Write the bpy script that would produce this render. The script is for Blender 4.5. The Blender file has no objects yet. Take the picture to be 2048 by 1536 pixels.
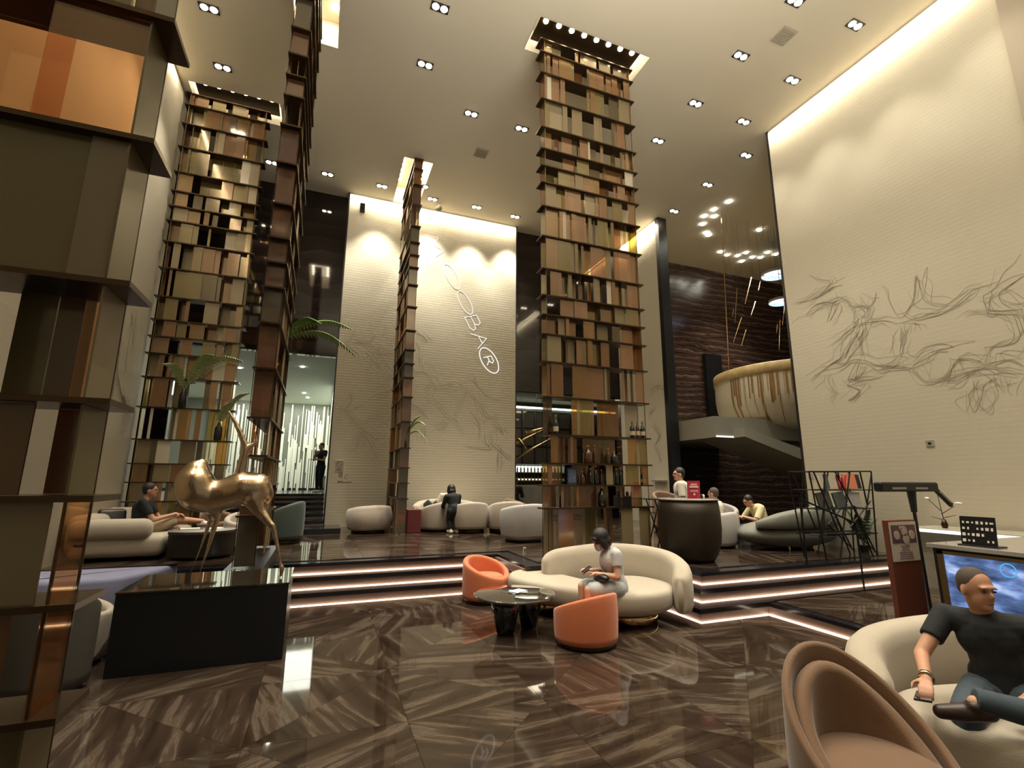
import bpy, bmesh, math, random
from mathutils import Vector, Matrix, Euler, Quaternion
PI = math.pi
SC = bpy.context.scene
COL = SC.collection
# ------------------------------------------------------------------ camera
cam_d = bpy.data.cameras.new('camera'); cam = bpy.data.objects.new('camera', cam_d); COL.objects.link(cam)
pitch, roll, yaw = .197057, .0058148, .367115
cy, sy, cp, sp, cr, sr = math.cos(yaw), math.sin(yaw), math.cos(pitch), math.sin(pitch), math.cos(roll), math.sin(roll)
F = Vector((sy, cy, 0)); Rt = Vector((cy, -sy, 0)); Up = Vector((0, 0, 1))
f2 = F*cp + Up*sp; u2 = -F*sp + Up*cp
r3 = Rt*cr + u2*sr; u3 = -Rt*sr + u2*cr
cam.matrix_world = Matrix(((r3.x, u3.x, -f2.x, 0), (r3.y, u3.y, -f2.y, 0), (r3.z, u3.z, -f2.z, 1.7), (0, 0, 0, 1)))
cam_d.sensor_width = 36; cam_d.lens = 968/2048*36; cam_d.clip_start = .05; cam_d.clip_end = 200
SC.camera = cam
# ------------------------------------------------------------------ view, world
SC.view_settings.view_transform = 'Standard'; SC.view_settings.look = 'None'
SC.view_settings.exposure = 0.68; SC.view_settings.gamma = 1.0; SC.view_settings.use_curve_mapping = False
SC.cycles.use_denoising = True
SC.cycles.max_bounces = 10; SC.cycles.transparent_max_bounces = 24; SC.cycles.diffuse_bounces = 5
SC.cycles.sample_clamp_indirect = 4
SC.cycles.caustics_reflective = False; SC.cycles.caustics_refractive = False
W = bpy.data.worlds.new('world'); SC.world = W; W.use_nodes = True
W.node_tree.nodes['Background'].inputs[0].default_value = (1, .88, .70, 1)
W.node_tree.nodes['Background'].inputs[1].default_value = .14
CEIL = 9.9
def add_light(name, kind, loc, energy, color=(1, .915, .75), rot=None, **kw):
    d = bpy.data.lights.new(name, kind); d.energy = energy; d.color = color
    for k, v in kw.items(): setattr(d, k, v)
    o = bpy.data.objects.new(name, d); o.location = loc
    if rot: o.rotation_euler = rot
    COL.objects.link(o); return o
KEY = 330
DOWN = [(-2.5,8.6),(-2.51,9.95),(1.32,7.09),(1.31,8.38),(2.55,9.32),(3.8,9.34),(-1.86,12.92),(-.48,12.9),(.97,12.92),(2.44,13.03),(3.79,12.96),(5.08,13.03),(7.04,5.91),(8.46,4.65),(7.04,4.72),(8.5,5.97),(7.08,7.21),(8.5,7.24),(7.07,8.5),(9.5,8.12),(9.5,9.47),(9.53,10.92),(2.06,12.49)]
for i, (x, y) in enumerate(DOWN):
    add_light('downlight_beam', 'SPOT', (x, y, CEIL-.12), KEY*(.42 if 8 < x < 9 else 1.9 if y > 12.4 and x > 0 else 2.1 if y > 9 and 0 < x < 5 else .9), spot_size=math.radians(75), spot_blend=.7, shadow_soft_size=.06)
for x, y in [(1.3,5.8),(1.3,4.5),(1.3,3.2),(1.3,1.4),(-1.2,4.5),(3.9,5.0),(3.9,3.6),(3.9,2.0),(5.6,2.6),(7.04,3.3),(7.04,1.8),(8.46,3.3),(8.5,1.9),(-2.5,6.9),(-2.5,5.2),(-2.5,3.2)]:
    add_light('hall_downlight_beam', 'SPOT', (x, y, CEIL-.12), KEY*(.32 if x > 8 else .7), spot_size=math.radians(80), spot_blend=.8, shadow_soft_size=.06)

for x, y, e in ((3.0, 1.8, 290), (2.6, -2.5, 280), (12.8, 11.6, 50)):      # added unseen fill lights without fixtures, brightening the ceiling
    add_light('ceiling_fill', 'AREA', (x, y, 6.0 if y < 5 else 3.0), e, (1, .91, .74), (PI, 0, 0), shape='DISK', size=4.5 if y < 5 else 1)
for x, y in ((10.8, 10.2), (11.4, 11.9), (13.6, 12.4), (14.8, 12.0)):
    add_light('ring_beam', 'SPOT', (x, y, CEIL-.1), 420, spot_size=math.radians(80), spot_blend=.8, shadow_soft_size=.05)

add_light('balcony_fill', 'SPOT', (11.0, 8.2, CEIL-.15), 520, rot=(math.radians(-8), math.radians(-22), 0), spot_size=math.radians(60), spot_blend=.8, shadow_soft_size=.06)  # added spot without a fixture, brightens the cream balcony
# ------------------------------------------------------------------ materials
def nt(name):
    m = bpy.data.materials.new(name); m.use_nodes = True; t = m.node_tree
    return m, t, t.nodes['Principled BSDF']
def mat(name, col, rough=.5, metal=0, coat=0, spec=.5, emit=None, es=0, noise=0, nscale=8, bump=0, bscale=60, sheen=0, trans=0):
    m, t, b = nt(name)
    b.inputs['Base Color'].default_value = (*col, 1); b.inputs['Roughness'].default_value = rough
    b.inputs['Metallic'].default_value = metal; b.inputs['Coat Weight'].default_value = coat
    b.inputs['Specular IOR Level'].default_value = spec; b.inputs['Sheen Weight'].default_value = sheen
    b.inputs['Transmission Weight'].default_value = trans
    if emit: b.inputs['Emission Color'].default_value = (*emit, 1); b.inputs['Emission Strength'].default_value = es
    if noise:
        tc = t.nodes.new('ShaderNodeTexCoord'); n = t.nodes.new('ShaderNodeTexNoise'); n.inputs['Scale'].default_value = nscale; n.inputs['Detail'].default_value = 4
        mx = t.nodes.new('ShaderNodeMix'); mx.data_type = 'RGBA'
        t.links.new(tc.outputs['Object'], n.inputs['Vector']); t.links.new(n.outputs['Fac'], mx.inputs['Factor'])
        mx.inputs['A'].default_value = (*[c*(1-noise) for c in col], 1); mx.inputs['B'].default_value = (*[min(1, c*(1+noise)) for c in col], 1)
        t.links.new(mx.outputs['Result'], b.inputs['Base Color'])
    if bump:
        tc = t.nodes.new('ShaderNodeTexCoord'); n = t.nodes.new('ShaderNodeTexNoise'); n.inputs['Scale'].default_value = bscale
        bp = t.nodes.new('ShaderNodeBump'); bp.inputs['Strength'].default_value = bump; bp.inputs['Distance'].default_value = .01
        t.links.new(tc.outputs['Object'], n.inputs['Vector']); t.links.new(n.outputs['Fac'], bp.inputs['Height']); t.links.new(bp.outputs['Normal'], b.inputs['Normal'])
    return m
def emis(name, col, s):
    m = bpy.data.materials.new(name); m.use_nodes = True; t = m.node_tree; t.nodes.clear()
    e = t.nodes.new('ShaderNodeEmission'); e.inputs[0].default_value = (*col, 1); e.inputs[1].default_value = s
    o = t.nodes.new('ShaderNodeOutputMaterial'); t.links.new(e.outputs[0], o.inputs[0]); return m
def ramp(t, fac, stops):
    r = t.nodes.new('ShaderNodeValToRGB'); e = r.color_ramp.elements
    e[0].position, e[0].color = stops[0][0], (*stops[0][1], 1); e[1].position, e[1].color = stops[-1][0], (*stops[-1][1], 1)
    for p, c in stops[1:-1]:
        k = e.new(p); k.color = (*c, 1)
    t.links.new(fac, r.inputs[0]); return r
def marble(name, stops, rough, scale=1.0, dist=6, spin=False, band='Y', stretch=(1, 1, 1), coat=0):
    m, t, b = nt(name); N = t.nodes.new; L = t.links.new
    tc = N('ShaderNodeTexCoord'); v = tc.outputs['Object']
    if spin:
        oi = N('ShaderNodeObjectInfo'); geo = N('ShaderNodeNewGeometry')
        mu = N('ShaderNodeMath'); mu.operation = 'MULTIPLY'; L(oi.outputs['Random'], mu.inputs[0]); mu.inputs[1].default_value = 6.28
        vr = N('ShaderNodeVectorRotate'); vr.rotation_type = 'Z_AXIS'; L(geo.outputs['Position'], vr.inputs['Vector']); L(mu.outputs[0], vr.inputs['Angle']); v = vr.outputs[0]
    mp = N('ShaderNodeMapping'); L(v, mp.inputs['Vector']); mp.inputs['Scale'].default_value = stretch
    w = N('ShaderNodeTexWave'); w.bands_direction = band; w.wave_profile = 'SAW'; L(mp.outputs[0], w.inputs['Vector'])
    w.inputs['Scale'].default_value = scale; w.inputs['Distortion'].default_value = dist; w.inputs['Detail'].default_value = 5; w.inputs['Detail Scale'].default_value = 1.2; w.inputs['Detail Roughness'].default_value = .62
    n = N('ShaderNodeTexNoise'); L(mp.outputs[0], n.inputs['Vector']); n.inputs['Scale'].default_value = 3; n.inputs['Detail'].default_value = 8; n.inputs['Roughness'].default_value = .6
    mx = N('ShaderNodeMix'); L(w.outputs['Fac'], mx.inputs['A']); L(n.outputs['Fac'], mx.inputs['B']); mx.inputs['Factor'].default_value = .45
    r = ramp(t, mx.outputs['Result'], stops); L(r.outputs[0], b.inputs['Base Color'])
    b.inputs['Roughness'].default_value = rough; b.inputs['Coat Weight'].default_value = coat; b.inputs['Coat Roughness'].default_value = .02
    return m
def ribbed(name, col, rough=.55, scale=4.2, strength=.5, axis='Z'):
    m, t, b = nt(name); N = t.nodes.new; L = t.links.new
    tc = N('ShaderNodeTexCoord'); w = N('ShaderNodeTexWave'); w.bands_direction = axis; w.wave_profile = 'SAW'
    w.inputs['Scale'].default_value = scale; w.inputs['Distortion'].default_value = .8; w.inputs['Detail'].default_value = 2; w.inputs['Detail Scale'].default_value = 1.5
    L(tc.outputs['Object'], w.inputs['Vector']); bp = N('ShaderNodeBump'); bp.inputs['Strength'].default_value = strength; bp.inputs['Distance'].default_value = .02
    L(w.outputs['Fac'], bp.inputs['Height']); L(bp.outputs['Normal'], b.inputs['Normal'])
    b.inputs['Base Color'].default_value = (*col, 1); b.inputs['Roughness'].default_value = rough
    return m
def tint_glass(name, tint, body, opac, rough=.12, refl=.16):
    m = bpy.data.materials.new(name); m.use_nodes = True; t = m.node_tree; b = t.nodes['Principled BSDF']; N = t.nodes.new; L = t.links.new
    b.inputs['Base Color'].default_value = (*body, 1); b.inputs['Roughness'].default_value = .42
    tr = N('ShaderNodeBsdfTransparent'); tr.inputs[0].default_value = (*tint, 1)
    m1 = N('ShaderNodeMixShader'); m1.inputs[0].default_value = opac; L(tr.outputs[0], m1.inputs[1]); L(b.outputs[0], m1.inputs[2])
    g = N('ShaderNodeBsdfGlossy'); g.inputs[0].default_value = (.95, .85, .68, 1); g.inputs['Roughness'].default_value = rough
    fr = N('ShaderNodeLayerWeight'); fr.inputs[0].default_value = .25
    ad = N('ShaderNodeMath'); ad.operation = 'MULTIPLY_ADD'; L(fr.outputs['Fresnel'], ad.inputs[0]); ad.inputs[1].default_value = .14; ad.inputs[2].default_value = refl; ad.use_clamp = True
    m2 = N('ShaderNodeMixShader'); L(ad.outputs[0], m2.inputs[0]); L(m1.outputs[0], m2.inputs[1]); L(g.outputs[0], m2.inputs[2])
    L(m2.outputs[0], t.nodes['Material Output'].inputs[0]); return m
M = {}
M['wall'] = ribbed('ribbed_white_wall', (.72, .67, .545))
M['ceiling'] = mat('ceiling_paint', (.62, .575, .475), .8)
M['plain'] = mat('plain_paint', (.45, .39, .31), .8)
M['dark_wall'] = marble('dark_brown_gloss', [(.2, (.006, .004, .003)), (.6, (.011, .007, .006)), (.9, (.020, .013, .011))], .05, .7, 4, band='Z')
M['brown_marble'] = marble('banded_brown_marble', [(.1, (.018, .008, .006)), (.38, (.055, .034, .026)), (.46, (.016, .010, .008)), (.55, (.08, .052, .04)), (.62, (.03, .014, .010)), (.74, (.16, .105, .085)), (.80, (.035, .02, .016)), (.92, (.22, .16, .13))], .22, 1.0, 7, band='Z', stretch=(.35, .35, 1.3))
M['floor_old'] = marble('polished_brown_marble', [(.15, (.018, .011, .007)), (.45, (.045, .028, .018)), (.62, (.075, .05, .034)), (.74, (.19, .135, .09)), (.82, (.05, .032, .02)), (.95, (.11, .075, .05))], .035, .9, 3.2, spin=True, stretch=(.5, 1.6, 1))
def streak_marble(name, stops, rough):
    m, t, b = nt(name); N = t.nodes.new; L = t.links.new
    oi = N('ShaderNodeObjectInfo'); geo = N('ShaderNodeNewGeometry')
    mu = N('ShaderNodeMath'); mu.operation = 'MULTIPLY'; L(oi.outputs['Random'], mu.inputs[0]); mu.inputs[1].default_value = 6.28
    vr = N('ShaderNodeVectorRotate'); vr.rotation_type = 'Z_AXIS'; L(geo.outputs['Position'], vr.inputs['Vector']); L(mu.outputs[0], vr.inputs['Angle'])
    mp = N('ShaderNodeMapping'); L(vr.outputs[0], mp.inputs['Vector']); mp.inputs['Scale'].default_value = (.34, 3.0, 1)
    n = N('ShaderNodeTexNoise'); L(mp.outputs[0], n.inputs['Vector']); n.inputs['Scale'].default_value = 2.5; n.inputs['Detail'].default_value = 9; n.inputs['Roughness'].default_value = .62; n.inputs['Distortion'].default_value = .35
    n2 = N('ShaderNodeTexNoise'); L(mp.outputs[0], n2.inputs['Vector']); n2.inputs['Scale'].default_value = .9; n2.inputs['Detail'].default_value = 3
    mx = N('ShaderNodeMix'); L(n.outputs['Fac'], mx.inputs['A']); L(n2.outputs['Fac'], mx.inputs['B']); mx.inputs['Factor'].default_value = .3
    r = ramp(t, mx.outputs['Result'], stops); L(r.outputs[0], b.inputs['Base Color']); b.inputs['Roughness'].default_value = rough; b.inputs['Specular IOR Level'].default_value = .6
    return m
M['floor'] = streak_marble('polished_brown_marble', [(.30, (.012, .0075, .005)), (.43, (.026, .017, .0115)), (.52, (.042, .028, .020)), (.575, (.098, .074, .054)), (.62, (.052, .035, .025)), (.74, (.10, .072, .05))], .04)
M['grout'] = mat('dark_grout', (.02, .014, .01), .3)
M['riser'] = marble('rosy_riser_marble', [(.1, (.16, .10, .085)), (.5, (.40, .27, .23)), (.8, (.20, .12, .10)), (.95, (.52, .40, .34))], .3, .9, 5, band='Z', stretch=(.4, .4, 2.5))
M['edge'] = mat('dark_step_edge', (.012, .011, .014), .12)
M['led'] = emis('led_strip_glow', (1, .84, .60), 6)
M['lamp'] = emis('downlight_glow', (1, .88, .66), 30)
M['lampcool'] = emis('small_spot_glow', (1, .96, .80), 26)
M['black'] = mat('black_satin', (.008, .008, .009), .35)
M['blackmetal'] = mat('black_metal', (.012, .012, .012), .4, .6)
M['bronze'] = mat('dark_bronze', (.045, .028, .014), .3, .75)
M['shelf'] = mat('bronze_shelf_edge', (.07, .045, .024), .28, .8)
M['oldgold'] = mat('old_gold_frame', (.20, .15, .07), .35, .8)
M['gold'] = mat('brushed_gold', (.62, .42, .20), .26, 1, noise=.12, nscale=14)
M['sculpt'] = mat('hammered_gold', (.52, .39, .25), .25, 1, noise=.2, nscale=22, bump=.15, bscale=60)
M['brass'] = mat('polished_brass', (.75, .52, .25), .15, 1)
G = [tint_glass('amber_glass', (.84, .58, .24), (.31, .18, .05), .30), tint_glass('olive_glass', (.68, .58, .24), (.21, .165, .05), .44),
     tint_glass('rose_glass', (.86, .58, .38), (.30, .17, .09), .42), tint_glass('tan_satin_glass', (.74, .64, .42), (.24, .185, .10), .75, .3, .09),
     tint_glass('copper_glass', (.78, .46, .22), (.25, .12, .045), .44), tint_glass('clear_glass', (.94, .90, .80), (.6, .54, .44), .06),
     tint_glass('ivory_satin_glass', (.92, .88, .78), (.62, .57, .46), .8, .3, .06), tint_glass('smoke_glass', (.46, .37, .24), (.06, .04, .02), .35),
     tint_glass('shaded_copper_glass', (.62, .34, .18), (.10, .045, .022), .75, .08, .12), tint_glass('shaded_bronze_glass', (.50, .42, .28), (.06, .048, .03), .8, .1, .12)]  # for unlit tower end faces, their shade put into the glass colour
FG = [tint_glass('deep_brown_glass', (.62, .36, .16), (.075, .036, .012), .86, .10, .05), tint_glass('deep_olive_glass', (.50, .44, .18), (.10, .078, .026), .82, .12, .05), tint_glass('deep_tan_glass', (.6, .5, .3), (.155, .118, .062), .93, .3, .04), tint_glass('warm_clear_glass', (.90, .66, .46), (.3, .2, .1), .05, .05, .06), tint_glass('deep_copper_glass', (.66, .38, .18), (.14, .07, .028), .7, .12, .05)]
M['cream'] = mat('cream_boucle', (.44, .385, .305), .85, noise=.06, bump=.25, bscale=180, sheen=.2)
M['greige'] = mat('greige_velvet', (.42, .36, .30), .8, noise=.08, bump=.2, bscale=150, sheen=.3)
M['greyfab'] = mat('cool_grey_fabric', (.40, .38, .37), .85, noise=.06, bump=.2, bscale=150)
M['darkgrey'] = mat('dark_grey_green_fabric', (.15, .15, .125), .7, noise=.1, bump=.2, bscale=150, sheen=.2)
M['orange'] = mat('burnt_orange_fabric', (.60, .165, .065), .75, noise=.07, bump=.2, bscale=220, sheen=.25)
M['tan'] = mat('tan_suede', (.15, .075, .032), .72, noise=.1, nscale=5, bump=.15, bscale=120, sheen=.35)
M['taupe'] = mat('taupe_fabric', (.19, .12, .075), .8, noise=.1)
M['charcoal'] = mat('charcoal_fabric', (.055, .05, .042), .75, noise=.1, bump=.2, bscale=150)
M['bluefab'] = mat('dusty_blue_fabric', (.22, .23, .36), .8, noise=.1, sheen=.2)
M['green'] = mat('bottle_green_fabric', (.035, .05, .042), .7, noise=.1, sheen=.2)
M['tabletop'] = mat('smoked_mirror_top', (.04, .034, .028), .04, 0, coat=1)
M['navy'] = mat('gloss_black_lacquer', (.006, .007, .012), .12, coat=.5)
M['plinth'] = mat('matt_black_plinth_side', (.004, .005, .007), .35)
M['gloss'] = mat('gloss_black_top', (.03, .024, .018), .03, coat=1)
M['skin'] = mat('skin', (.52, .27, .17), .55, noise=.08, nscale=20)
M['skin2'] = mat('fair_skin', (.60, .36, .25), .55)
M['hair'] = mat('black_hair', (.008, .006, .005), .5, bump=.4, bscale=200)
M['hairgrey'] = mat('cropped_greying_hair', (.075, .052, .038), .7, bump=.5, bscale=300)
M['tshirt'] = mat('black_cotton', (.010, .012, .014), .85, bump=.3, bscale=20)
M['white_cloth'] = mat('white_cotton', (.62, .58, .50), .8, bump=.3, bscale=25)
M['yellow_cloth'] = mat('pale_yellow_cotton', (.62, .56, .33), .8, bump=.3, bscale=25)
M['lace'] = mat('grey_white_lace', (.50, .50, .50), .85, noise=.35, nscale=70, bump=.4, bscale=90)
M['skirt'] = mat('pale_blue_denim', (.42, .46, .47), .8, noise=.12, nscale=30, bump=.3, bscale=40)
M['jeans'] = mat('slate_blue_denim', (.045, .065, .085), .85, noise=.2, nscale=30)
M['khaki'] = mat('khaki_cotton', (.42, .33, .22), .85)
M['mask'] = mat('pale_blue_mask', (.42, .48, .60), .8)
M['shoe'] = mat('dark_brown_leather', (.035, .018, .016), .4)
M['sole'] = mat('cream_sole', (.6, .5, .36), .6)
M['whiteshoe'] = mat('white_trainer', (.7, .68, .62), .6)
M['eye'] = mat('dark_eye', (.02, .012, .01), .2)
M['lip'] = mat('lip', (.30, .10, .075), .5)
M['mural'] = mat('grey_brown_relief', (.29, .25, .19), .8)
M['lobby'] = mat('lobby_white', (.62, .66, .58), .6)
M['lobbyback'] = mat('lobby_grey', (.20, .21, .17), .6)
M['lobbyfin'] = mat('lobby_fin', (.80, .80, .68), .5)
M['darkleaf'] = mat('dark_leaf_green', (.04, .065, .025), .6, noise=.3, nscale=20)
M['fern'] = mat('fern_green', (.16, .26, .06), .6, noise=.3, nscale=20)
M['palefern'] = mat('pale_fern_green', (.34, .42, .20), .6, noise=.3, nscale=20)
M['balcony'] = mat('cream_balcony_plaster', (.52, .45, .34), .5)
M['greyplaster'] = mat('grey_plaster', (.28, .27, .22), .7)
M['streak'] = mat('gold_streak', (.28, .16, .05), .35, .6)
M['bottle'] = mat('dark_green_bottle', (.006, .012, .007), .08, coat=1)
M['bottlebrown'] = mat('brown_bottle', (.06, .022, .008), .1, coat=1)
M['cap'] = mat('gold_foil', (.45, .32, .12), .35, .8)
M['label'] = mat('paper_label', (.45, .38, .26), .7)
M['red'] = mat('crimson_card', (.42, .03, .06), .5)
M['darkred'] = mat('dark_red_board', (.13, .02, .022), .5)
M['white'] = mat('white_print', (.8, .78, .74), .6)
M['signbrown'] = mat('brown_sign_board', (.13, .035, .02), .45)
M['signphoto'] = mat('printed_food_photo', (.10, .055, .06), .5, noise=.5, nscale=18)
M['paper'] = mat('beige_paper', (.50, .44, .36), .7)
M['whitetop'] = emis('lit_white_edge', (.93, 1, .86), 1.15)
M['console'] = mat('console_stone', (.30, .27, .22), .4, noise=.2)
M['greymarble'] = mat('grey_veined_counter', (.34, .32, .30), .12, noise=.3, nscale=4, coat=.5)
M['urn'] = mat('dark_bronze_urn', (.030, .021, .013), .45, .3, bump=.2, bscale=60)

# ------------------------------------------------------------------ mesh helpers
def nb(): return bmesh.new()
def box(bm, c, s, rot=None):
    r = bmesh.ops.create_cube(bm, size=1)['verts']
    mt = Matrix.Translation(c) @ (rot.to_matrix().to_4x4() if rot else Matrix.Identity(4)) @ Matrix.Diagonal((*s, 1))
    bmesh.ops.transform(bm, matrix=mt, verts=r); return r
def bx(bm, x0, x1, y0, y1, z0, z1): return box(bm, ((x0+x1)/2, (y0+y1)/2, (z0+z1)/2), (abs(x1-x0), abs(y1-y0), abs(z1-z0)))
def bevel(bm, w=.01, seg=2): bmesh.ops.bevel(bm, geom=bm.edges[:], offset=w, segments=seg, affect='EDGES', profile=.5, clamp_overlap=True)
def tube(bm, a, b, r1, r2=None, n=10, caps=True):
    r2 = r1 if r2 is None else r2; a = Vector(a); b = Vector(b); d = b-a; L = d.length
    if L < 1e-6: return
    v = bmesh.ops.create_cone(bm, cap_ends=caps, segments=n, radius1=r1, radius2=r2, depth=L)['verts']
    bmesh.ops.transform(bm, matrix=Matrix.Translation((a+b)/2) @ d.to_track_quat('Z', 'Y').to_matrix().to_4x4(), verts=v)
def ell(bm, c, s, rot=None, u=16, v=10):
    r = bmesh.ops.create_uvsphere(bm, u_segments=u, v_segments=v, radius=1)['verts']
    bmesh.ops.transform(bm, matrix=Matrix.Translation(c) @ (rot.to_matrix().to_4x4() if rot else Matrix.Identity(4)) @ Matrix.Diagonal((*s, 1)), verts=r)
def caps(bm, a, b, r1, r2=None, n=14):
    r2 = r1 if r2 is None else r2
    tube(bm, a, b, r1, r2, n); ell(bm, a, (r1,)*3, None, n, 8); ell(bm, b, (r2,)*3, None, n, 8)
def chain(bm, pts, n=14):
    for (a, ra), (b, rb) in zip(pts, pts[1:]): caps(bm, a, b, ra, rb, n)
def lathe(bm, prof, n=32, c=(0, 0, 0), sx=1, sy=1, close=False):
    rings = []
    for r, z in prof:
        rings.append([bm.verts.new((c[0]+r*sx*math.cos(2*PI*i/n), c[1]+r*sy*math.sin(2*PI*i/n), c[2]+z)) for i in range(n)])
    for a, b in zip(rings, rings[1:]):
        for i in range(n): bm.faces.new((a[i], a[(i+1) % n], b[(i+1) % n], b[i]))
    if prof[0][0] > 1e-5: bm.faces.new(rings[0][::-1])
    if prof[-1][0] > 1e-5: bm.faces.new(rings[-1])
    return rings
def prism(bm, pts, z0, z1):
    a = [bm.verts.new((x, y, z0)) for x, y in pts]; b = [bm.verts.new((x, y, z1)) for x, y in pts]; n = len(pts)
    bm.faces.new(a[::-1]); bm.faces.new(b)
    for i in range(n): bm.faces.new((a[i], a[(i+1) % n], b[(i+1) % n], b[i]))
def fin(bm, smooth=False):
    bmesh.ops.recalc_face_normals(bm, faces=bm.faces[:])
    if smooth:
        for f in bm.faces: f.smooth = True
def obj(name, bm, m, parent=None, smooth=False, label=None, loc=None):
    fin(bm, smooth); me = bpy.data.meshes.new(name); bm.to_mesh(me); bm.free()
    me.materials.append(m if not isinstance(m, str) else M[m])
    o = bpy.data.objects.new(name, me); COL.objects.link(o)
    if parent: o.parent = parent
    if loc: o.location = loc
    if label: o['label'] = label
    return o
def thing(name, label, cat, loc=(0, 0, 0), rz=0, group=None):
    o = bpy.data.objects.new(name, None); o.empty_display_size = .1; COL.objects.link(o)
    o.location = loc; o.rotation_euler = (0, 0, rz); o['label'] = label; o['category'] = cat
    if group: o['group'] = group
    return o
def tag(o, label, cat, group=None):
    o['label'] = label; o['category'] = cat
    if group: o['group'] = group
    return o
def struct(name, bm, m, parent=None, smooth=False):
    o = obj(name, bm, m, parent, smooth)
    if not parent: o['kind'] = 'structure'
    return o
def dup(root, loc, rz=0, label=None, group=None, scale=None):
    r = root.copy(); COL.objects.link(r); r.location = loc; r.rotation_euler = (0, 0, rz)
    if scale: r.scale = (scale,)*3
    if label: r['label'] = label
    if group: r['group'] = group
    for ch in list(root.children):
        c = ch.copy(); COL.objects.link(c); c.parent = r
        for g in list(ch.children):
            d = g.copy(); COL.objects.link(d); d.parent = c
    return r
def remesh(o, vox, smooth=4):
    m = o.modifiers.new('blend', 'REMESH'); m.mode = 'VOXEL'; m.voxel_size = vox; m.use_smooth_shade = True
    s = o.modifiers.new('soften', 'SMOOTH'); s.iterations = smooth; s.factor = .6
_unit = {}
def unit_box(m):
    if m.name not in _unit:
        bm = nb(); bmesh.ops.create_cube(bm, size=1); me = bpy.data.meshes.new('glass_panel'); bm.to_mesh(me); bm.free(); me.materials.append(m); _unit[m.name] = me
    return _unit[m.name]
def piece(name, m, c, s, parent=None, rz=0):
    o = bpy.data.objects.new(name, unit_box(m if not isinstance(m, str) else M[m])); COL.objects.link(o)
    o.location = c; o.scale = s; o.rotation_euler = (0, 0, rz)
    if parent: o.parent = parent
    return o
# ------------------------------------------------------------------ room shell
YB, XR, XL, YD = 13.6, 9.3, -3.4, 13.9
b = nb(); bx(b, -6, 20, -6, 14, -.3, -.012); struct('floor', b, 'grout')
# ceiling with four lamp recesses
rec = [(3.03, 5.41, 6.60, 7.32), (1.37, 2.115, 11.4, 13.6), (-1.09, -.337, 6.25, 8.63), (-3.25, -1.49, 10.6, 11.35)]
xs = sorted({-6, 20} | {v for r in rec for v in r[:2]}); ys = sorted({-6, 14} | {v for r in rec for v in r[2:]})
b = nb()
for i in range(len(xs)-1):
    for j in range(len(ys)-1):
        cx, cyy = (xs[i]+xs[i+1])/2, (ys[j]+ys[j+1])/2
        if any(r[0] < cx < r[1] and r[2] < cyy < r[3] for r in rec): continue
        vs = [b.verts.new(p) for p in ((xs[i], ys[j], CEIL), (xs[i+1], ys[j], CEIL), (xs[i+1], ys[j+1], CEIL), (xs[i], ys[j+1], CEIL))]; b.faces.new(vs)
bmesh.ops.remove_doubles(b, verts=b.verts[:], dist=1e-4)
for x0, x1, y0, y1 in rec:                      # box sides and lid of each recess
    h = CEIL+.55
    bx(b, x0-.03, x0, y0, y1, CEIL, h); bx(b, x1, x1+.03, y0, y1, CEIL, h); bx(b, x0, x1, y0-.03, y0, CEIL, h); bx(b, x0, x1, y1, y1+.03, CEIL, h); bx(b, x0-.03, x1+.03, y0-.03, y1+.03, h, h+.04)
struct('ceiling', b, 'ceiling')
b = nb(); bx(b, -6, 20, -6, 14, CEIL+.62, CEIL+.7); struct('roof_slab', b, 'plain')
b = nb(); bx(b, .15, 5.34, YB, YD-.02, 0, CEIL-.03); struct('wall_back', b, 'wall')
b = nb(); bx(b, .115, .15, YB-.005, YD-.01, 0, CEIL); bx(b, 5.34, 5.375, YB-.005, YD-.01, 0, CEIL); struct('trim_1', b, 'black')
b = nb(); bx(b, XL-.25, XL, -6, 11.3, 0, CEIL-.03); struct('wall_left', b, 'wall')
b = nb(); bx(b, XR, XR+.3, 3.1, 7.29, 0, CEIL-.03); struct('wall_right', b, 'wall')
b = nb(); bx(b, XR, XR+.3, 11.57, YD-.02, 0, CEIL-.03); struct('wall_right_far', b, 'wall')
b = nb(); bx(b, XR-.01, XR+.3, 7.29, 7.34, 0, CEIL); bx(b, XR-.01, XR+.3, 11.40, 11.57, 0, CEIL); struct('trim_2', b, 'black')
b = nb(); bx(b, XR-.10, XR+.5, -6, 3.1, 0, CEIL); struct('wall_pier', b, 'plain')
b = nb()
bx(b, -6, .115, YD, YD+.2, 5.03, CEIL); bx(b, -6, -3.6, YD, YD+.2, 0, 5.03); bx(b, 5.375, XR, YD, YD+.2, 4.47, CEIL)
struct('wall_dark', b, 'dark_wall')
b = nb(); bx(b, -6, XL-.2, 11.3, 11.4, 0, CEIL); struct('wall_left_return', b, 'dark_wall')
b = nb(); bx(b, XR, 20, YD, YD+.3, 0, CEIL); struct('wall_marble', b, 'brown_marble')
b = nb(); bx(b, 19.8, 20, 0, 14, 0, CEIL); struct('wall_far_right', b, 'brown_marble')
# cove lights grazing the white walls
add_light('cove_back', 'AREA', (2.75, YB-.14, CEIL-.10), 60, (1, .86, .62), (math.radians(35), 0, 0), shape='RECTANGLE', size=5.1, size_y=.06)
add_light('cove_right', 'AREA', (XR-.14, 5.2, CEIL-.10), 50, (1, .86, .62), (math.radians(35), 0, -PI/2), shape='RECTANGLE', size=4.1, size_y=.06)
add_light('cove_right_far', 'AREA', (XR-.14, 12.6, CEIL-.10), 75, (1, .86, .62), (math.radians(35), 0, -PI/2), shape='RECTANGLE', size=1.8, size_y=.06)
add_light('cove_left', 'AREA', (XL+.14, 5.5, CEIL-.10), 40, (1, .82, .55), (math.radians(35), 0, PI/2), shape='RECTANGLE', size=10, size_y=.06)

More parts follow.
